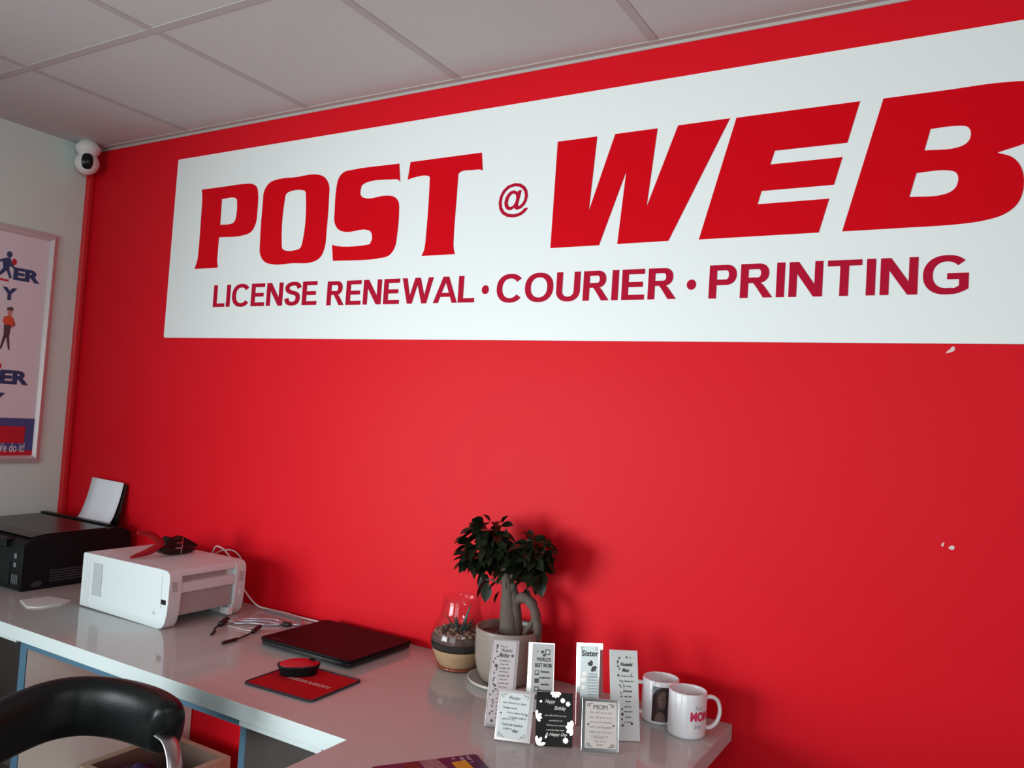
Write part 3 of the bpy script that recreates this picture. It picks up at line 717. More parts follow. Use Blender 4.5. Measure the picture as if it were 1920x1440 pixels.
box('power_switch', WX1-0.0015, WX1+0.001, WY1-0.020, WY1-0.017, 0.066, 0.082, M_WHITEP, wp)
box('paper_guide', WX1-0.045, WX1-0.004, WY1-0.056, WY1-0.036, 0.006, 0.028, M_WHITEP, wp, bevel=0.004)

# ------------------------------------------------------------------ red and black pliers lying on the laser printer
pl = empty('pliers', (0.955, -0.25, TZ+0.1695), label='pliers with red curved handles and black jaws lying on the white printer', cat='pliers')
def handle(pts, name):
    p = catmull([(x_-.955, y_+.25, z_-.9195) for x_, y_, z_ in pts], 6); n = len(p)
    bm = bmesh.new(); tube(bm, p, [0.004 + 0.0075*min(1, (i/(n-1))*2.0) for i in range(n)], 12, flat=(0.9, 1.0))
    obj(name, bm, M_PLRED, pl, smooth=True)
handle([(.950,-.362,.924),(.951,-.340,.9285),(.953,-.312,.934),(.955,-.285,.944),(.956,-.262,.955),(.957,-.238,.960)], 'handle')
handle([(.960,-.352,.998),(.960,-.330,.997),(.959,-.305,.989),(.958,-.283,.973),(.957,-.262,.955),(.956,-.240,.944)], 'handle')
for sg in (1, -1):
    bm = bmesh.new()
    pj = [(-.262,.951),(-.262,.960),(-.252,.972),(-.242,.977),(-.232,.974),(-.226,.966),(-.214,.970),(-.200,.976),(-.172,.962),(-.142,.944),(-.139,.938),(-.150,.9355),(-.205,.945)] if sg > 0 else [(-.262,.949),(-.205,.943),(-.150,.9335),(-.143,.928),(-.165,.920),(-.195,.9195),(-.232,.9195),(-.262,.926),(-.272,.936)]
    prism(bm, [(a_+.25, b_-.9195) for a_, b_ in pj], -0.018, 0.018, 'x')
    obj('jaw', bm, M_PLBLK, pl, bevel=0.004, seg=2)
bm = bmesh.new()
prism(bm, [(a_+.25, b_-.9195) for a_, b_ in ((-.206,.9215),(-.203,.9215),(-.199,.972),(-.202,.972))], 0.017, 0.020, 'x')
prism(bm, [(a_+.25, b_-.9195) for a_, b_ in ((-.222,.955),(-.202,.956),(-.202,.9585),(-.222,.9575))], 0.0175, 0.0205, 'x')
prism(bm, [(a_+.25, b_-.9195) for a_, b_ in ((-.226,.940),(-.204,.939),(-.204,.9415),(-.226,.9425))], 0.0175, 0.0205, 'x')
obj('joint_edge', bm, M_PLSIL, pl)

# ------------------------------------------------------------------ thin white cover lying by the printers
bm = bmesh.new()
me = curve_mesh([[(-.06,-.035),(.022,-.075),(.045,-.068),(.058,-.055),(.072,-.002),(.055,.05),(-.035,.045)]], 0.004)
bm.from_mesh(me); o = obj('plastic_cover', bm, M_WHITEP, bevel=0.0008)
o.location = (0.635, -0.425, TZ+0.0023); o.rotation_euler = (0, 0, R(8))
o.data.transform(Matrix.Identity(4))
tag(o, 'thin pale plastic cover lying flat between the two printers', 'plastic cover')

# ------------------------------------------------------------------ cables
def cable(name, pts, rad, mt, label=None, cat=None, parent=None, n=8, seg=8):
    bm = bmesh.new(); tube(bm, catmull(pts, n), rad, seg)
    o = obj(name, bm, mt, parent, smooth=True)
    if label: tag(o, label, cat)
    return o
cable('white_power_cable', [(0.88,-.035,TZ+.005),(0.90,-.03,.85),(0.925,-.035,.915),(0.965,-.04,.921),(1.005,-.045,.905),(1.035,-.05,.885),(1.08,-.06,.84),(1.117,-.055,.797),(1.147,-.035,.762),(1.19,-.022,TZ+.005),(1.26,-.020,TZ+.005),(1.33,-.025,TZ+.005),(1.40,-.022,TZ+.005)], 0.0028, M_CABW,
      'white power cable rising behind the laser printer', 'cable')
cable('thin_white_cable', [(0.87,-.016,TZ+.004),(0.885,-.014,.86),(0.905,-.012,.890),(0.945,-.010,.908),(0.995,-.010,.910),(1.035,-.012,.885),(1.050,-.014,.84),(1.055,-.016,TZ+.003)], 0.0024, M_CABW,
      'second thin white cable looped behind the laser printer', 'cable')
cable('flat_silver_cable', [(1.19,-.037,TZ+.0045),(1.25,-.032,TZ+.0045),(1.32,-.038,TZ+.0045),(1.37,-.056,TZ+.0045),(1.385,-.085,TZ+.0045),(1.35,-.105,TZ+.0045),(1.33,-.12,TZ+.0045)], 0.0035, M_CABS,
      'silver cable running along the red wall towards the laptop', 'cable')
ad = empty('adapter_cable', (1.31, -0.24, TZ), label='black and silver adapter cable bundle lying left of the laptop', cat='cable')
def al(p): return (p[0]-1.31, p[1]+0.24, p[2])
def acab(name, pts, r, mt): return cable(name, [al((x, y, z)) for x, y, z in pts], r, mt, parent=ad)
acab('lead', [(1.215,-.222,.006),(1.242,-.272,.006),(1.255,-.290,.005),(1.272,-.300,.004)], 0.0028, M_CABB)
acab('lead', [(1.335,-.205,.006),(1.352,-.245,.004),(1.365,-.285,.004),(1.372,-.315,.004)], 0.0025, M_CABB)
acab('plug', [(1.207,-.205,.010),(1.217,-.225,.009),(1.229,-.248,.008)], 0.0085, M_CABB)
acab('plug', [(1.329,-.188,.009),(1.341,-.214,.008),(1.349,-.234,.006)], 0.0065, M_CABB)
acab('plug', [(1.372,-.310,.005),(1.373,-.340,.005),(1.374,-.360,.005)], 0.0048, M_CABB)
acab('plug', [(1.266,-.297,.005),(1.278,-.312,.005),(1.285,-.325,.004)], 0.0038, M_CABB)
acab('plug', [(1.350,-.118,.007),(1.372,-.112,.007)], 0.0075, M_CABB)
for k, (dy, dz) in enumerate(((0, .010), (.010, .006), (-.010, .005), (.018, .012))):
    acab('silver_wire', [(1.218+dy,-.215,.006+dz*.3),(1.245,-.19+dy,dz),(1.28,-.165+dy,dz+.002),(1.315,-.14+dy*1.4,dz),(1.345,-.12+dy*.4,.006)], 0.0032, M_CABS)
acab('white_wire', [(1.245,-.235,.004),(1.28,-.232,.003),(1.315,-.228,.003),(1.34,-.224,.004)], 0.0014, M_CABW)

# ------------------------------------------------------------------ laptop
lp = empty('laptop', (1.606, -0.165, TZ), label='closed black laptop lying on the worktop against the red wall', cat='laptop')
lw, ld = 0.163, 0.131
bm = bmesh.new(); prism(bm, rrect(-lw+0.003, lw-0.003, -ld+0.003, ld-0.003, 0.010), 0.004, 0.014, 'z')
obj('base', bm, M_LAPBODY, lp, bevel=0.002)
bm = bmesh.new(); prism(bm, rrect(-lw, lw, -ld, ld, 0.013), 0.0145, 0.0225, 'z')
ld_ = obj('lid', bm, M_LAPTOP, lp, bevel=0.0025, seg=3)
for sx in (-0.13, 0.13):
    for sy in (-0.10, 0.10): box('foot', sx-0.012, sx+0.012, sy-0.004, sy+0.004, 0.0, 0.0045, M_BLACKP, lp)
bm = bmesh.new(); fit_text(bm, 'Lenovo', -0.132, -0.088, -0.117, -0.106, 0.0225, 0.0003, bold=0.02)
obj('logo_lettering', bm, M_LAPTXT, ld_)

# ------------------------------------------------------------------ mouse pad and mouse
mp = empty('mouse_pad', (1.7495, -0.434, TZ), rz=R(3), label='red mouse pad with dark stitched edge on the worktop', cat='mouse pad')
bm = bmesh.new(); prism(bm, rrect(-0.102, 0.102, -0.089, 0.089, 0.010), 0.0, 0.0032, 'z'); obj('surface', bm, M_PAD, mp)
bm = bmesh.new(); path = [Vector((x, y, 0.0024)) for x, y in rrect(-0.1025, 0.1025, -0.0895, 0.0895, 0.011)]
n = len(path)
path = path + [path[0]]
tube(bm, path, 0.0032, 8, caps=False); obj('stitched_edge', bm, M_PADEDGE, mp, smooth=True)
bm = bmesh.new(); fit_text(bm, 'REDRAGON', -0.045, 0.078, -0.006, 0.009, 0.0032, 0.0003, bold=0.05)
obj('lettering', bm, M_PADTXT, mp)
ms = empty('computer_mouse', (1.700, -0.402, TZ+0.0034), rz=R(48), label='black mouse with a red top resting on the red mouse pad', cat='mouse')
def mouse_shape(z0, z1, s0, s1, rings=6, cap=True, dome=0.0):
    bm = bmesh.new(); R_ = []
    for j in range(rings+1):
        t = j/rings; z = z0 + (z1-z0)*t; s = s0 + (s1-s0)*t**1.6
        row = []
        for i in range(36):
            a = 2*PI*i/36; c, s_ = math.cos(a), math.sin(a)
            x = 0.052*s*math.copysign(abs(c)**0.85, c); y = 0.033*s*math.copysign(abs(s_)**0.85, s_)
            y *= (1 - 0.10*math.cos(PI*x/0.052)*0 + 0.06*(x/0.052)); row.append(bm.verts.new((x, y, z)))
        R_.append(row)
    for a, b in zip(R_, R_[1:]):
        for i in range(36): bm.faces.new([a[i], a[(i+1) % 36], b[(i+1) % 36], b[i]])
    bm.faces.new(R_[0][::-1])
    prev = R_[-1]
    for k in (0.8, 0.55, 0.3):
        row = [bm.verts.new((v.co.x*k/1.0, v.co.y*k, z1 + dome*(1-k*k))) for v in R_[-1]]
        for i in range(36): bm.faces.new([prev[i], prev[(i+1) % 36], row[(i+1) % 36], row[i]])
        prev = row
    bm.faces.new(prev)
    return bm
obj('body', mouse_shape(0.0, 0.024, 0.86, 1.0), M_BLACKP, ms, smooth=True)
obj('top_cover', mouse_shape(0.0235, 0.026, 0.90, 0.87, dome=0.010), M_MRED, ms, smooth=True)
bm = bmesh.new(); bmesh.ops.create_cone(bm, cap_ends=True, segments=20, radius1=0.009, radius2=0.009, depth=0.006, matrix=Matrix.Translation((0.030, 0, 0.028)) @ Matrix.Rotation(R(90), 4, 'X'))
obj('scroll_wheel', bm, M_BLACKP, ms, smooth=False)

# ------------------------------------------------------------------ glass terrarium bowl
tr = empty('terrarium', (1.958, -0.085, TZ), label='clear glass terrarium with layered sand, pebbles and small succulent', cat='terrarium')
out = [(0.0, 0.0), (0.051, 0.0), (0.0556, 0.004), (0.0560, 0.010), (0.062, 0.022), (0.072, 0.045), (0.0775, 0.068), (0.0775, 0.085), (0.071, 0.105), (0.060, 0.125), (0.053, 0.145), (0.050, 0.165), (0.050, 0.184)]
inn = [(r-0.0022, z) for r, z in reversed(out[3:])] + [(0.050, 0.009), (0.0, 0.007)]
bm = bmesh.new(); lathe(bm, out + [(0.0489, 0.1852)] + inn, 56)
obj('glass_bowl', bm, M_GLASS, tr, smooth=True)
bm = bmesh.new(); lathe(bm, [(0, 0.0004), (0.0500, 0.0004), (0.0545, 0.004), (0.0552, 0.008), (0.050, 0.0092), (0, 0.0074)], 56)
obj('amber_foot', bm, M_AMBER, tr, smooth=True)
bm = bmesh.new(); lathe(bm, [(0, 0.0096), (0.0505, 0.0096), (0.0520, 0.013), (0.0590, 0.023), (0.0685, 0.045), (0.0715, 0.053), (0, 0.053)], 56)
obj('sand_layer', bm, M_SAND, tr, smooth=True)
bm = bmesh.new(); lathe(bm, [(0, 0.0533), (0.0716, 0.0533), (0.0740, 0.062), (0.0743, 0.071), (0, 0.073)], 56)
obj('charcoal_layer', bm, M_CHAR, tr, smooth=True)
bm = bmesh.new(); lathe(bm, [(0, 0.0735), (0.0740, 0.0725), (0.0738, 0.082), (0.068, 0.092), (0, 0.094)], 48)
obj('grit_layer', bm, M_SOIL, tr, smooth=True)
random.seed(5)
bm = bmesh.new()
for i in range(150):
    a = random.uniform(0, 2*PI); r = 0.064*math.sqrt(random.random()); 
    if i < 84: r = 0.0665; a = 2*PI*i/42 + random.uniform(-.06, .06)
    s = random.uniform(0.0060, 0.0088)
    mt_ = Matrix.Rotation(random.uniform(0, 6), 4, (random.random(), random.random(), random.random()+.1))
    zz = random.uniform(0.092, 0.099) if i >= 84 else (0.080 if i < 42 else 0.092)
    if i >= 84: r = min(r, 0.056)
    elif i >= 42: r = 0.062
    ball(bm, (r*math.cos(a), r*math.sin(a), zz), s, 8, 6, (1, .8, .65), mt_)
pbm = obj('pebble_layer', bm, M_STONE, tr, smooth=True)
def blade(bm, base, direc, L_, w_, curl, seg=8):
    d = Vector(direc).normalized(); s = d.cross(Vector((0, 0, 1))); s = s.normalized() if s.length > 1e-3 else Vector((1, 0, 0))
    hor = Vector((d.x, d.y, 0)); hor = hor.normalized() if hor.length > 1e-3 else Vector((1, 0, 0))
    path = [Vector(base) + d*(L_*t/seg) + hor*curl*(t/seg)**2 for t in range(seg+1)]
    tube(bm, path, [w_*(1 - (t/seg))**0.7 + 0.0004 for t in range(seg+1)], 8, flat=(1.0, 0.45))
bm = bmesh.new()
for a, el, L_ in ((200, 62, .062), (150, 70, .050), (20, 84, .088), (260, 75, .058), (320, 62, .056), (340, 55, .066), (60, 62, .052), (100, 55, .05), (290, 50, .038), (230, 45, .036), (10, 60, .05)):
    d = (math.cos(R(a))*math.cos(R(el)), math.sin(R(a))*math.cos(R(el)), math.sin(R(el)))
    blade(bm, (0.0+.006*math.cos(R(a)), .006*math.sin(R(a)), 0.082), d, L_, 0.0065, 0.010)
obj('succulent', bm, M_ALOE, tr, smooth=True)

# ------------------------------------------------------------------ potted ficus
sa = empty('plant_saucer', (2.118, -0.110, TZ), label='white ceramic saucer under the cream plant pot', cat='saucer')
bm = bmesh.new(); lathe(bm, [(0, 0), (0.075, 0), (0.092, 0.008), (0.0955, 0.014), (0.0925, 0.015), (0.088, 0.011), (0.072, 0.005), (0, 0.005)], 56)
obj('dish', bm, mat('saucer_glaze', (0.74, 0.68, 0.64), 0.2), sa, smooth=True)
fc = empty('potted_ficus', (2.118, -0.106, TZ+0.0055), label='bonsai ficus with thick trunk in a cream ceramic pot', cat='potted plant')
bm = bmesh.new()
lathe(bm, [(0, 0), (0.056, 0), (0.064, 0.006), (0.076, 0.030), (0.0818, 0.058), (0.083, 0.085), (0.0833, 0.128), (0.0833, 0.132), (0.0800, 0.1335), (0.0785, 0.128), (0.077, 0.100), (0, 0.098)], 64)
obj('pot', bm, M_POT, fc, smooth=True)
bm = bmesh.new()
prof = [(0, 0.1165)] + [(0.0775*k/8, 0.1165 - 0.003*math.sin(k)) for k in range(1, 9)] + [(0.0775, 0.099)]
lathe(bm, prof, 48)
obj('soil', bm, M_SOIL, fc)
bm = bmesh.new(); random.seed(9)
for i in range(70):
    a = random.uniform(0, 2*PI); r = 0.072*math.sqrt(random.random())
    ball(bm, (r*math.cos(a), r*math.sin(a), 0.1175), random.uniform(.002, .0055), 6, 5, (1, .8, .6), Matrix.Rotation(random.uniform(0, 6), 4, 'Z'))
obj('gravel', bm, M_GRAVEL, fc, smooth=True)
FX, FY, FZ = 2.118, -0.106, TZ+0.0055
def W(x, y, z): return Vector((x-FX, y-FY, z-FZ))
bm = bmesh.new()
p = catmull([W(2.124,-.115,.865), W(2.122,-.112,.90), W(2.116,-.110,.935), W(2.112,-.110,.965), W(2.108,-.108,.99), W(2.100,-.106,1.015), W(2.092,-.104,1.045), W(2.090,-.102,1.075)], 5)
n = len(p)
rad = [0.0285 - 0.012*min(1, (i/(n-1))*1.3) - 0.006*(i/(n-1)) + 0.0006*math.sin(i*1.1) for i in range(n)]
tube(bm, p, rad, 16)
# buttress strand fused to the trunk, right side
p = catmull([W(2.137,-.108,.868), W(2.135,-.108,.91), W(2.129,-.107,.95), W(2.118,-.106,.995)], 5)
tube(bm, p, [0.0195 - 0.0005*i for i in range(16)], 14)
# arching aerial root
p = catmull([W(2.125,-.104,.950), W(2.148,-.104,.966), W(2.170,-.104,.962), W(2.186,-.105,.942), W(2.196,-.106,.915), W(2.200,-.106,.892), W(2.194,-.106,.868)], 6)
n = len(p); tube(bm, p, [0.0145 - 0.0045*i/(n-1) + 0.001*math.sin(i) for i in range(n)], 12)
p = catmull([W(2.190,-.106,.925), W(2.180,-.112,.905), W(2.172,-.116,.890), W(2.168,-.118,.868)], 5)
tube(bm, p, [0.007]*len(p), 10)
# branches
for pts, r0 in (([W(2.096,-.104,1.04), W(2.075,-.110,1.07), W(2.05,-.115,1.09), W(2.035,-.12,1.11)], .006),
                ([W(2.092,-.104,1.05), W(2.11,-.100,1.09), W(2.14,-.100,1.105), W(2.17,-.10,1.11)], .0055),
                ([W(2.090,-.103,1.07), W(2.095,-.100,1.10), W(2.085,-.10,1.13)], .005),
                ([W(2.106,-.106,1.0), W(2.13,-.108,1.03), W(2.16,-.110,1.05), W(2.185,-.11,1.06)], .006),
                ([W(2.104,-.110,.99), W(2.08,-.125,1.0), W(2.055,-.13,1.0)], .0035),
                ([W(2.12,-.104,.99), W(2.15,-.09,1.01), W(2.18,-.085,1.0)], .003)):
    p = catmull(pts, 4); n = len(p); tube(bm, p, [r0*(1 - .6*i/(n-1)) for i in range(n)], 8)
for v in bm.verts:
    q = v.co*38; nn = noise.noise(q*.7)*0.0016; v.co += Vector((nn, nn*.6, 0))
obj('trunk', bm, M_BARK, fc, smooth=True)
# foliage
random.seed(21)
def leaf(bm, base, d, L_, w_, droop, roll):
    d = d.normalized(); s = d.cross(Vector((0, 0, 1)))
    s = s.normalized() if s.length > 1e-3 else Vector((1, 0, 0))
    u = s.cross(d).normalized()
    s = (Matrix.Rotation(roll, 3, d) @ s); u = (Matrix.Rotation(roll, 3, d) @ u)
    prof = [(0, .0), (.08, .30), (.22, .72), (.40, .98), (.58, 1.0), (.74, .82), (.88, .45), (.96, .16), (1.04, .0)]
    Ls, C_, Rs = [], [], []
    for t, ww in prof:
        c = base + d*L_*t + Vector((0, 0, -1))*droop*L_*t*t
        C_.append(bm.verts.new(c - u*0.0012*(ww)))
        if ww > 0:
            Ls.append(bm.verts.new(c + s*w_*ww/2 + u*0.004*ww)); Rs.append(bm.verts.new(c - s*w_*ww/2 + u*0.004*ww))
        else: Ls.append(None); Rs.append(None)
    for i in range(len(prof)-1):
        for Sd, fl in ((Ls, 0), (Rs, 1)):
            q = [C_[i], C_[i+1]] + ([Sd[i+1]] if Sd[i+1] else []) + ([Sd[i]] if Sd[i] else [])
            if len(q) > 2: bm.faces.new(q if fl else q[::-1])
bm = bmesh.new()
clumps = [((2.048, -.125, 1.122), (.042, .032, .028), 48), ((2.026, -.125, 1.072), (.046, .035, .036), 60), ((2.064, -.12, 1.105), (.028, .030, .036), 32), ((2.02, -.125, 1.05), (.036, .03, .022), 22),
          ((2.070, -.125, 1.075), (.030, .030, .030), 26), ((2.168, -.105, 1.090), (.030, .030, .024), 32), ((2.185, -.105, 1.080), (.034, .032, .034), 42),
          ((2.165, -.112, 1.058), (.042, .034, .032), 50), ((2.132, -.115, 1.058), (.024, .028, .026), 22), ((2.115, -.115, 1.035), (.022, .024, .028), 12), ((2.19, -.10, 1.04), (.022, .024, .026), 16)]
for c, r, n in clumps:
    for i in range(n):
        v = Vector((random.gauss(0, 1), random.gauss(0, 1), random.gauss(0, 1))).normalized()
        rr = random.random()**0.45
        b = W(*c) + Vector((v.x*r[0]*rr, v.y*r[1]*rr, v.z*r[2]*rr))
        d = Vector((v.x*1.0 + random.uniform(-.5, .5), v.y*.8 - .25 + random.uniform(-.3, .3), v.z*.5 - .25 + random.uniform(-.3, .3)))
        Lf = random.uniform(.029, .043)
        # keep clear of the wall behind
        if (b + d.normalized()*Lf).y + FY > -0.028: d.y = -abs(d.y)
        leaf(bm, b, d, Lf, Lf*random.uniform(.55, .70), random.uniform(.05, .35), random.uniform(-.9, .9))
# individual hanging leaves seen against the wall
for px_, d, L_, r_ in (((2.040,-.125,1.025), (-.2,-.2,-1), .040, .3), ((2.055,-.13,1.0), (-.35,-.3,-1), .046, .5), ((2.060,-.13,.995), (.05,-.2,-1), .044, -.2), ((2.085,-.12,1.0), (-.5,-.3,-.5), .032, 0),
                    ((2.088,-.115,.975), (-.3,-.2,-.9), .030, .3), ((2.190,-.105,1.04), (.35,-.1,-1), .042, .4), ((2.180,-.10,1.02), (.15,-.1,-1), .038, -.3), ((2.155,-.10,.99), (.2,-.1,-.8), .034, .2),
                    ((2.195,-.10,1.10), (1,0,.05), .034, 0), ((2.190,-.10,1.075), (1,-.1,-.5), .036, 0), ((2.020,-.12,1.135), (-1,-.1,.05), .034, 0), ((2.0,-.12,1.09), (-1,-.1,-.2), .036, .4), ((1.998,-.12,1.065), (-.9,-.1,-.5), .036, 0),
                    ((2.08,-.11,1.145), (.4,0,.6), .030, 0), ((2.135,-.105,1.128), (1,0,-.2), .040, 0), ((2.05,-.12,1.145), (-.5,-.1,.5), .030, 0), ((2.075,-.125,1.06), (-.3,-.3,-1), .036, .2), ((2.185,-.095,1.03), (.3,.0,-1), .05, 1.2), ((2.045,-.11,1.01), (-.5,0,-1), .045, 1.3)):
    leaf(bm, W(*px_), Vector(d), L_, L_*.66, .15, r_)
obj('foliage', bm, M_LEAF, fc, smooth=True)

# ------------------------------------------------------------------ message plaques
def plaque(name, label, bl, ang, w_, h_, lean, mts, thick=0.005, inset=(0.006, 0.006, 0.006, 0.006), panel=None, stand=True):
    """bl = bottom-left corner on the worktop; ang = heading of the bottom edge; leans back. Returns (root, M)"""
    root = empty(name, (bl[0], bl[1], TZ), rz=R(ang), label=label, cat='plaque', group=None)
    root['group'] = 'message plaques on the worktop'
    # local frame: x along the edge, y up the face, z towards the viewer
    th = R(lean)
    M = Matrix(((1, 0, 0, 0), (0, math.sin(th), -math.cos(th), thick*math.cos(th)*1.0), (0, math.cos(th), math.sin(th), 0.0), (0, 0, 0, 1)))
    M[2][3] = 0.0003
    bm = bmesh.new(); bx(bm, 0, w_, 0, h_, 0, thick, mtx=M)
    # shift so that the back lower edge does not sink
    obj('glass_plate', bm, mts, root, bevel=0.0008)
    M2 = M @ Matrix.Translation((0, 0, thick))
    if panel:
        l, r_, b, t_ = inset
        bm = bmesh.new(); prism(bm, rrect(l, w_-r_, b, h_-t_, 0.002, 3), 0, 0.0005, 'z'); bmesh.ops.transform(bm, matrix=M2, verts=bm.verts[:])
        obj('printed_panel', bm, panel, root)
    if stand:
        bm = bmesh.new(); hb = h_*0.62
        top_ = M @ Vector((w_/2, hb, 0)); foot = Vector((w_/2, top_.y + 0.030, 0.0))
        for dx in (-0.008, 0.008):
            tube(bm, [top_ + Vector((dx*.5, 0, 0)), Vector((w_/2 + dx, foot.y, 0.0012))], 0.0012, 6)
        tube(bm, [Vector((w_/2 - .008, foot.y, 0.0012)), Vector((w_/2 + .008, foot.y, 0.0012))], 0.0012, 6)
        obj('easel_stand', bm, M_CHROME, root)
    return root, M2
def lines(root, M2, items, mt, z=0.0006, name='lettering', default_bold=0.0):
    bm = bmesh.new()
    for it in items:
        txt, x0, x1, y0, y1 = it[:5]; sh_ = it[5] if len(it) > 5 else 0.0; bo = it[6] if len(it) > 6 else default_bold
        fit_text(bm, txt, x0, x1, y0, y1, z, 0.0003, bold=bo, shear=sh_)
    bmesh.ops.transform(bm, matrix=M2, verts=bm.verts[:])
    return obj(name, bm, mt, root)
def shapes(root, M2, polys, mt, z=0.0008, name='ornament'):
    bm = bmesh.new()
    for pts in polys:
        me = curve_mesh([pts], 0.0003); me.transform(Matrix.Translation((0, 0, z))); bm.from_mesh(me); bpy.data.meshes.remove(me)
    bmesh.ops.transform(bm, matrix=M2, verts=bm.verts[:])
    return obj(name, bm, mt, root)
def star(cx, cy, r, n=5, k=0.45, a0=90):
    return [(cx + (r if i % 2 == 0 else r*k)*math.cos(R(a0 + 180*i/n)), cy + (r if i % 2 == 0 else r*k)*math.sin(R(a0 + 180*i/n))) for i in range(2*n)]
def disc(cx, cy, r, n=12, ry=None): return [(cx + r*math.cos(2*PI*i/n), cy + (ry or r)*math.sin(2*PI*i/n)) for i in range(n)]
def petal(cx, cy, L_, w_, a):
    out = []
    for t, s in ((0, 0), (.3, .7), (.65, 1), (.9, .6), (1, 0), (.9, -.6), (.65, -1), (.3, -.7)):
        x, y = t*L_, s*w_/2; out.append((cx + x*math.cos(R(a)) - y*math.sin(R(a)), cy + x*math.sin(R(a)) + y*math.cos(R(a))))
    return out
def swirl(cx, cy, r, a0, a1, w_=0.0007, n=10):
    o_ = [(cx + r*math.cos(R(a0 + (a1-a0)*i/n)), cy + r*math.sin(R(a0 + (a1-a0)*i/n))) for i in range(n+1)]
    i_ = [(cx + (r-w_)*math.cos(R(a0 + (a1-a0)*i/n)), cy + (r-w_)*math.sin(R(a0 + (a1-a0)*i/n))) for i in range(n, -1, -1)]
    return o_ + i_
# 1 tall lilac Mother plaque
r, M2 = plaque('message_plaque', 'tall lilac plaque with a Mother verse and vine, leftmost, in front of the pot', (2.2309, -0.3842), 25, 0.060, 0.181, 20, M_SILVER, panel=M_CARDL, inset=(.0035, .006, .006, .004))
verse = ['A mother is', 'always near', 'A mother will', 'always listen', 'A mother will', 'always care', 'A mother will', 'always share', 'A mother is', 'always giving', 'A mother is', 'always loving', 'A mother is', 'always there', 'A mother is', 'forever']
lines(r, M2, [('For a', .019, .034, .163, .168, .3), ('Wonderful', .022, .046, .154, .161, .3), ('Mother', .018, .041, .142, .152, .3, .02)] +
      [(t, .019 + (.002 if i % 2 else 0), .043 - (.003 if i % 2 else 0), .134-.0078*i, .1375-.0078*i, .3) for i, t in enumerate(verse)], M_INKG)
shapes(r, M2, [star(.012, .166, .004), disc(.047, .147, .003), disc(.013, .124, .0036), disc(.014, .083, .003), disc(.014, .012, .003)] +
       [petal(.010 + .003*math.sin(i*1.3), .158 - .0075*i, .006, .003, 60 + 60*math.sin(i*2.1)) for i in range(19)], M_INKG)
# 2 World's best mom
r, M2 = plaque('message_plaque', "mirror-edged plaque reading WORLD'S BEST MOM, second tall one from the left", (2.263, -0.262), 31, 0.062, 0.155, 22, M_MIRROR, panel=M_CARDW, inset=(.0095, .002, .003, .003))
lines(r, M2, [("WORLD'S", .020, .053, .113, .122, 0, .03), ('BEST MOM', .017, .055, .100, .109, 0, .03)], M_INKG)
lines(r, M2, [(t, .031 + a, .054 - b, .0885-.0135*i, .0935-.0135*i, 0, .03) for i, (t, a, b) in enumerate((('Homecook', 0, .003), ('organiser', -.003, 0), ('teacher', 0, .003), ('Personal', -.004, 0), ('stylist', .001, .004)))], M_INK)
shapes(r, M2, [[(.038,.128),(.040,.140),(.051,.140),(.051,.128)], disc(.033,.134,.0035), disc(.022,.1345,.0013), [(.034,.124),(.034,.129),(.041,.129),(.041,.124)]] +
       [[(.017,.083-.0175*i),(.017,.093-.0175*i),(.027,.093-.0175*i),(.027,.083-.0175*i)] for i in range(4)], M_INKG)
shapes(r, M2, [[(.0405,.130),(.042,.138),(.0495,.138),(.0495,.130)], [(.0185,.086),(.0185,.0915),(.0255,.0915),(.0255,.086)], [(.0185,.050),(.0185,.056),(.0255,.056),(.0255,.050)]], M_CARDW, z=0.0012)
# 3 Sister
r, M2 = plaque('message_plaque', 'mirror-edged grey plaque reading Sister with a butterfly, tall, centre back', (2.3807, -0.2464), 35, 0.0605, 0.172, 16, M_MIRROR, panel=M_CARDG, inset=(.0085, .0095, .002, .006))
lines(r, M2, [('Sister', .012, .050, .143, .156, 0, .025)], M_INK)
lines(r, M2, [(t, .026, .047, .104-.0062*i, .1075-.0062*i, .2) for i, t in enumerate(('A sister is', 'someone', 'who shares', 'your secrets', 'your dreams', 'your smiles', 'and always', 'holds your', 'heart'))], M_INKG)
shapes(r, M2, [petal(.035, .122, .013, .008, 100), petal(.035, .122, .012, .007, 140), petal(.036, .121, .011, .006, 350), petal(.036, .121, .012, .007, 310), petal(.036, .120, .010, .006, 270), swirl(.014, .160, .003, 0, 270), swirl(.047, .160, .003, 90, 360)], M_INKG)
shapes(r, M2, [petal(.016, .093, .006, .004, a) for a in range(0, 360, 60)] + [petal(.018, .106, .005, .0035, a) for a in range(20, 380, 60)] + [petal(.016, .078, .006, .003, a) for a in range(0, 360, 72)], M_INKW)
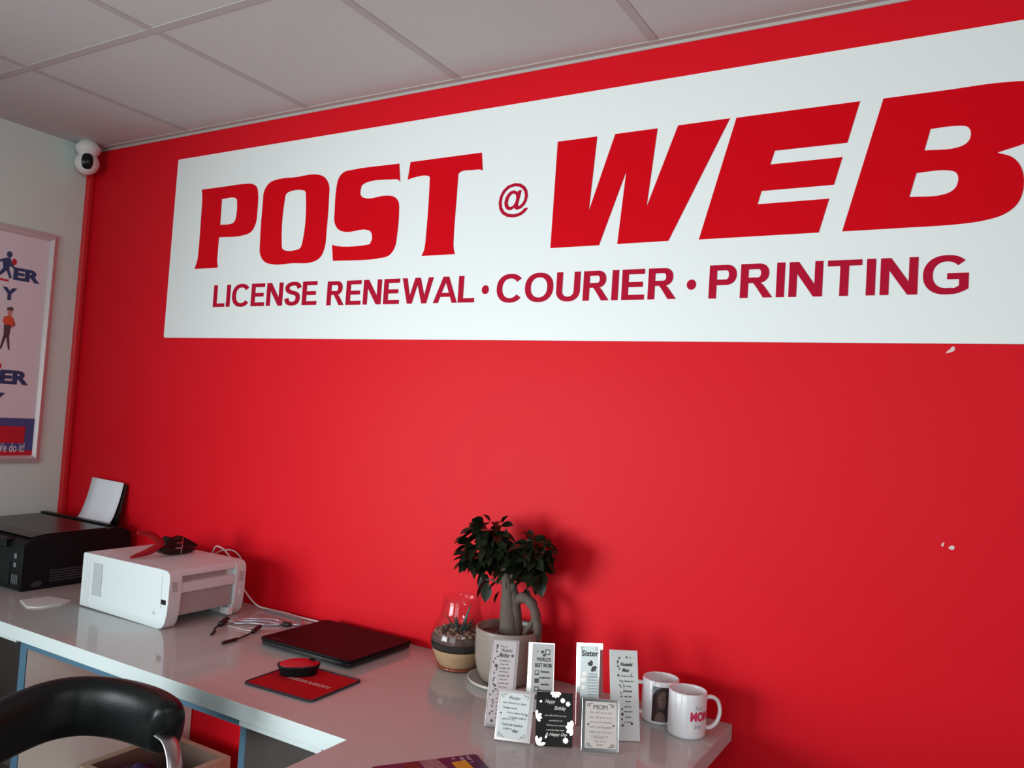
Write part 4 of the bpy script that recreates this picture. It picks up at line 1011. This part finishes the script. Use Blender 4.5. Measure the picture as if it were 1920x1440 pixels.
# 4 Wonderful Mum
r, M2 = plaque('message_plaque', 'tall plain white plaque with black stars reading Wonderful Mum, beside the mugs', (2.4785, -0.2769), 34, 0.062, 0.183, 23, M_CARDW, thick=0.004)
lines(r, M2, [('Wonderful', .023, .050, .149, .157, .25, .03), ('Mum', .027, .042, .137, .145, .25, .03)], M_INK, z=0)
lines(r, M2, [(t, c - wd/2, c + wd/2, .1265-.0102*i, .1305-.0102*i, .25, .02) for i, (t, wd, c) in enumerate((("Today I'd like", .028, .037), ('to thank you', .026, .038), ('for being', .018, .037), ('someone', .018, .038), ('who has', .016, .038), ('played', .013, .038), ('such an', .015, .037), ('important', .019, .038), ('role in', .013, .037), ('my life...', .018, .037)))], M_INK, z=0)
shapes(r, M2, [star(x, y, s) for x, y, s in ((.037,.168,.003),(.045,.167,.002),(.021,.166,.003),(.017,.158,.003),(.018,.148,.0028),(.021,.143,.0025),(.047,.133,.002),(.018,.130,.0034),(.022,.119,.0025),(.021,.110,.0025),(.023,.106,.002),(.022,.095,.002),(.024,.087,.0025),(.025,.062,.003),(.025,.052,.0045),(.024,.042,.003),(.025,.030,.004),(.045,.034,.004))] +
       [swirl(.028, .155, .012, 130, 215, .0006), swirl(.010, .105, .020, -50, 40, .0006)], M_INK, z=0.0002)
# 5 small Mother
r, M2 = plaque('message_plaque', 'small white plaque with a Mother verse with a grey border, front left', (2.2843, -0.4313), 21, 0.0745, 0.099, 19.5, M_SILVER, panel=M_CARDW, inset=(.004, .0085, .005, .006))
lines(r, M2, [('Mother', .022, .046, .080, .0865, .3), ('my friend so dear', .010, .061, .070, .0755, .3), ('Throughout my life', .011, .040, .0605, .0655, .3), ("You're always there", .021, .062, .0515, .0565, .3), ('A tender smile to', .025, .062, .0435, .048, .3), ('guide my way..', .012, .040, .0395, .0435, .3), ("You're the Sunshine", .013, .056, .029, .0345, .3), ('to light my', .016, .035, .021, .0255, .3), ('day', .035, .049, .016, .024, .3, .02)], M_INKG)
corner = [swirl(.010, .087, .0035, 0, 300), swirl(.017, .0875, .004, 60, 200), swirl(.060, .087, .0035, -120, 180), swirl(.053, .0875, .004, -20, 120), swirl(.010, .012, .0035, 60, 340), swirl(.060, .012, .0035, -180, 120), swirl(.018, .011, .004, 160, 300), swirl(.052, .011, .004, 240, 380), disc(.008, .052, .0018), disc(.062, .052, .0018)]
shapes(r, M2, corner, M_INKG)
# 6 black birthday
r, M2 = plaque('message_plaque', 'small black glass plaque with silver flowers reading Happy Birthday, front centre', (2.3662, -0.4048), 32, 0.0762, 0.103, 24, M_BLACKG, thick=0.005)
lines(r, M2, [('Happy', .018, .040, .080, .089, .35, .01), ('Birthday', .038, .062, .067, .077, .35, .01), ('Just a little wish for your day', .018, .063, .056, .060, .3), ('especially for you', .027, .055, .0465, .0505, .3), ('Thinking of you and all', .022, .059, .0375, .0415, .3), ('wonderful things ahead', .022, .059, .0285, .0325, .3), ('A Happy Day', .020, .066, .018, .026, .35, .01)], M_INKW, z=0)
shapes(r, M2, [petal(.040, .104, .012, .006, a) for a in (200, 235, 270, 305, 340)] + [petal(.055, .088, .005, .0035, a) for a in range(0, 360, 45)] + [petal(.066, .082, .005, .0035, a) for a in range(0, 360, 60)] + [petal(.062, .012, .006, .0035, a) for a in range(0, 360, 45)] +
       [petal(.000, .055, .013, .006, a) for a in (25, -10, -45, 80)] + [petal(.076, .036, .015, .008, a) for a in (100, 135, 170, 215, 255)] + [petal(.004, .001, .018, .007, a) for a in (15, 60, 95)] + [petal(.020, .014, .007, .004, 60), petal(.006, .084, .006, .005, 10)], mat('flower_mirror', (0.85, 0.80, 0.76), 0.12, metal=1.0), z=0.0)
# 7 MOM
r, M2 = plaque('message_plaque', 'small cream plaque headed MOM with mirror border, front right below the stars plaque', (2.4506, -0.3656), 30, 0.0766, 0.100, 19, M_MIRROR, panel=M_CARDC, inset=(.007, .006, .006, .006))
lines(r, M2, [('MOM', .023, .052, .079, .088, 0, .0)], M_INKG)
lines(r, M2, [('for all you do', .016, .061, .070, .0755, .1), ('for all you are', .016, .061, .061, .0665, .1), ('you are so special', .016, .062, .052, .0575, .3), ('and I am thankful', .016, .062, .0435, .0485, .3), ('when I say I love you', .016, .062, .033, .039, .3), ('I MEAN IT', .020, .055, .024, .030, .1), ('with all my', .026, .050, .017, .021, .1), ('heart', .031, .045, .011, .0155, .1)], M_INKS)
shapes(r, M2, [swirl(.013, .087, .003, 0, 360), swirl(.020, .086, .005, 60, 200, .001), swirl(.063, .087, .003, 0, 360), swirl(.057, .086, .005, -20, 120, .001), swirl(.013, .012, .003, 0, 360), swirl(.064, .012, .003, 0, 360), swirl(.020, .013, .005, 160, 300, .001), swirl(.057, .013, .005, 240, 380, .001), disc(.013, .050, .0018), disc(.065, .050, .0018)], M_INK)

# the print on each plaque is one surface: panel, lettering and ornaments in one mesh
for root in [o for o in list(COL.objects) if o.name.startswith('message_plaque')]:
    kids = [c for c in root.children if c.name.split('.')[0] in ('printed_panel', 'lettering', 'ornament')]
    bm = bmesh.new(); ms_ = []
    for k in kids:
        f0 = len(bm.faces); bm.from_mesh(k.data); bm.faces.ensure_lookup_table()
        for f in bm.faces[f0:]: f.material_index = len(ms_)
        ms_.append(k.data.materials[0])
    for k in kids: bpy.data.objects.remove(k)
    me = bpy.data.meshes.new('printed_panel'); bm.to_mesh(me); bm.free()
    for q in ms_: me.materials.append(q)
    o = bpy.data.objects.new('printed_panel', me); COL.objects.link(o); o.parent = root

# ------------------------------------------------------------------ mugs
def mug(name, label, c, r_, h_, hdir):
    root = empty(name, (c[0], c[1], TZ), label=label, cat='mug', group=None)
    bm = bmesh.new()
    lathe(bm, [(0, .003), (r_*.78, .003), (r_*.80, 0), (r_*.92, .0005), (r_*.985, .004), (r_, .010), (r_, h_-.004), (r_-.0012, h_-.0005), (r_-.0025, h_), (r_-.0038, h_-.002), (r_-.004, h_-.006), (r_-.0045, .012), (r_-.012, .006), (0, .006)], 64)
    obj('body', bm, M_CERAM, root, smooth=True)
    d = Vector((math.cos(hdir), math.sin(hdir), 0))
    pts = [d*(r_-.002) + Vector((0, 0, h_*.86)), d*(r_+.012) + Vector((0, 0, h_*.87)), d*(r_+.024) + Vector((0, 0, h_*.78)), d*(r_+.029) + Vector((0, 0, h_*.56)), d*(r_+.024) + Vector((0, 0, h_*.34)), d*(r_+.012) + Vector((0, 0, h_*.20)), d*(r_-.002) + Vector((0, 0, h_*.17))]
    p = catmull(pts, 6); bm = bmesh.new(); n = len(p)
    tube(bm, p, [.0052]*n, 12, flat=(1.25, .85)); obj('handle', bm, M_CERAM, root, smooth=True)
    return root
def wrap(bm, r_, a0, off):
    """bend flat xy art (x = arc length) around the mug; a0 = heading at x=0 (counter-clockwise from outside is +x)"""
    for v in bm.verts:
        x, y, z = v.co; a = a0 + x/r_; rr = r_ + off + z
        v.co = (rr*math.cos(a), rr*math.sin(a), y)
def subdiv(bm, w_):
    xs = [v.co.x for v in bm.verts]
    x = min(xs) + w_
    while x < max(xs):
        g = bm.verts[:] + bm.edges[:] + bm.faces[:]
        bmesh.ops.bisect_plane(bm, geom=g, plane_co=(x, 0, 0), plane_no=(1, 0, 0)); x += w_
HR = math.atan2(.505, .860)
VD = math.atan2(-1.76, .55)                 # heading from the mug to the viewer
mg = mug('mug', 'white mug printed MOM in red letters at the right end of the worktop', (2.591, -0.127), 0.0415, 0.095, HR - .06)
mg['group'] = 'white mugs on the worktop'
bm = bmesh.new(); fit_text(bm, 'MOM', 0, .047, .040, .060, 0, .0003, bold=.05); subdiv(bm, .004); wrap(bm, .0415, VD + R(10), .0001)
obj('red_lettering', bm, M_MUGRED, mg)
bm = bmesh.new(); fit_text(bm, 'Best', .010, .028, .064, .072, 0, .0003, shear=.2, bold=-.012); subdiv(bm, .004); wrap(bm, .0415, VD + R(10), .0001)
obj('grey_lettering', bm, M_MUGGREY, mg)
bm = bmesh.new(); fit_text(bm, 'Ever', .010, .028, .025, .034, 0, .0003, shear=.2, bold=-.012); subdiv(bm, .004); wrap(bm, .0415, VD + R(10), .0001)
obj('grey_lettering', bm, M_MUGGREY, mg)
mg2 = mug('mug', 'white mug with a dark brown portrait photo print behind the MOM mug', (2.514, -0.086), 0.0415, 0.095, HR + PI + .1)
mg2['group'] = 'white mugs on the worktop'
def patch(pts, mt, off, name='photo_print'):
    me = curve_mesh([pts], .0002); bm = bmesh.new(); bm.from_mesh(me); subdiv(bm, .003); wrap(bm, .0415, VD - R(22), off)
    return obj(name, bm, mt, mg2)
patch([(0,.008),(.062,.008),(.062,.084),(0,.084)], M_PHOTO, .0002)
patch([(0,.062),(.004,.070),(.010,.078),(.020,.0835),(0,.0835)], M_SKYP, .0005)
patch([(.016,.040),(.012,.052),(.014,.066),(.020,.074),(.027,.076),(.031,.070),(.029,.060),(.032,.052),(.030,.046),(.028,.040),(.022,.036)], M_SKINP, .0005)
patch([(.006,.009),(.009,.022),(.016,.030),(.024,.030),(.030,.022),(.032,.009)], M_SKINP, .0005)
patch([(.020,.058),(.026,.059),(.026,.057),(.020,.056)], M_PHOTO, .0008)

# ------------------------------------------------------------------ brochure at the bottom edge
br = empty('brochure', (2.295, -0.516, TZ + 0.0005), rz=R(55), label='purple and yellow brochure lying on the near arm of the worktop', cat='brochure')
me = curve_mesh([rrect(-0.210, 0.0, -0.148, 0.0, 0.008)], 0.002); me.transform(Matrix.Translation((0, 0, 0.0012)))
bm = bmesh.new(); bm.from_mesh(me); obj('pages', bm, M_BROCH, br)
def flat(name, pts, mt, z=0.0024):
    me = curve_mesh([pts], 0.0003); me.transform(Matrix.Translation((0, 0, z))); bm = bmesh.new(); bm.from_mesh(me); return obj(name, bm, mt, br)
flat('yellow_panel', [(-.060,-.024),(-.030,-.022),(-.026,-.10),(-.058,-.10)], M_BYEL)
flat('photo_panel', [(-.118,-.002),(-.082,-.001),(-.074,-.05),(-.112,-.07)], M_BPHOTO)
flat('photo_panel', [(-.150,-.004),(-.125,-.003),(-.120,-.05),(-.150,-.06)], mat('brochure_brown', (.10, .03, .02), .3, var=.5, vscale=40))
bm = bmesh.new()
for t, x0, dx, a0 in (('our t', -.024, .008, -.004), ('our', -.038, .008, -.006), ('e', -.054, .007, -.006)):
    b2 = bmesh.new(); n_ = len(t)
    fit_text(b2, t, 0, .0062*n_, 0, dx, 0.0023, 0.0003, bold=.02)
    bmesh.ops.transform(b2, matrix=Matrix.Translation((x0, a0, 0)) @ Matrix.Rotation(R(-90), 4, 'Z'), verts=b2.verts[:])
    me = bpy.data.meshes.new('t'); b2.to_mesh(me); b2.free(); bm.from_mesh(me); bpy.data.meshes.remove(me)
obj('lettering', bm, mat('brochure_print', (.45, .33, .42), .4), br)

# ------------------------------------------------------------------ black chair in front of the knee hole
CX, CY = 1.70, -1.05
ch = empty('swivel_chair', (CX, CY, 0), label='black leatherette swivel chair with curved back pad and steel arm', cat='chair')
def cw(x, y, z): return Vector((x-CX, y-CY, z))
pts = [cw(1.466,-1.07,.700), cw(1.452,-.99,.716), cw(1.447,-.92,.728), cw(1.455,-.865,.735), cw(1.487,-.815,.738), cw(1.550,-.782,.738), cw(1.630,-.771,.738), cw(1.700,-.778,.737), cw(1.748,-.800,.736)]
p = catmull(pts, 6); n = len(p)
bm = bmesh.new(); prev = None; rings = []
for i, q in enumerate(p):
    t = (p[min(i+1, n-1)] - p[max(i-1, 0)]).normalized(); s = t.cross(Vector((0, 0, 1))).normalized(); u = s.cross(t).normalized()
    e = min(i, n-1-i)/4.0; k = math.sqrt(max(0.0, 1 - (1-min(1, e))**2))*0.45 + 0.55 if e < 1 else 1
    ring = []
    for j in range(24):
        a = 2*PI*j/24; c_, s_ = math.cos(a), math.sin(a)
        ra = 0.037*k*math.copysign(abs(c_)**.8, c_); rb = 0.062*k*math.copysign(abs(s_)**.8, s_)
        back = 0.0
        if i > n-24: back = max(0, -rb + 0.050)/0.112*0.045*((i-(n-24))/23.0)**1.3
        ring.append(bm.verts.new(q + s*ra + u*rb - t*back))
    rings.append(ring)
for a, b in zip(rings, rings[1:]):
    for j in range(24): bm.faces.new([a[j], a[(j+1) % 24], b[(j+1) % 24], b[j]])
for rg, sg in ((rings[0], -1), (rings[-1], 1)):
    c = sum((v.co for v in rg), Vector())/24
    t = ((p[-1]-p[-2]) if sg > 0 else (p[0]-p[1])).normalized()
    r2 = [bm.verts.new(c + (v.co-c)*.72 + t*.007) for v in rg]
    for j in range(24): bm.faces.new([rg[j], rg[(j+1) % 24], r2[(j+1) % 24], r2[j]])
    bm.faces.new(r2)
obj('back_pad', bm, M_LEATHER, ch, smooth=True, sub=1)
def bar(name, pts, flat=(1.6, .5), r=.010):
    p = catmull(pts, 8); bm = bmesh.new(); tube(bm, p, r, 12, flat=flat); return obj(name, bm, M_CHROME, ch, smooth=True)
bar('arm_bar', [cw(1.715,-.795,.730), cw(1.752,-.800,.724), cw(1.782,-.808,.690), cw(1.800,-.820,.62), cw(1.83,-.86,.55), cw(1.82,-.93,.47), cw(1.78,-.98,.435)])
bar('arm_bar', [cw(1.466,-1.06,.690), cw(1.44,-1.09,.67), cw(1.43,-1.12,.62), cw(1.44,-1.13,.55), cw(1.50,-1.12,.47), cw(1.57,-1.10,.435)])
bm = bmesh.new(); lathe(bm, [(0, .425), (.20, .425), (.225, .44), (.232, .465), (.222, .49), (.19, .502), (0, .506)], 40); obj('seat', bm, M_LEATHER, ch, smooth=True)
bm = bmesh.new(); lathe(bm, [(0, .075), (.030, .075), (.030, .24), (.020, .24), (.020, .40), (.09, .42), (0, .425)], 24); obj('gas_column', bm, M_CHROME, ch, smooth=True)
for k in range(5):
    a = 2*PI*k/5 + .3; d = Vector((math.cos(a), math.sin(a), 0))
    bm = bmesh.new(); tube(bm, [d*.02 + Vector((0, 0, .10)), d*.15 + Vector((0, 0, .09)), d*.27 + Vector((0, 0, .062))], [.020, .017, .012], 10, flat=(1, .7))
    lg = obj('leg', bm, M_CHROME, ch, smooth=True)
    bm = bmesh.new(); ball(bm, d*.27 + Vector((0, 0, .027)), .027, 14, 10, (.7, .7, 1)); obj('caster', bm, M_BLACKP, lg, smooth=True)
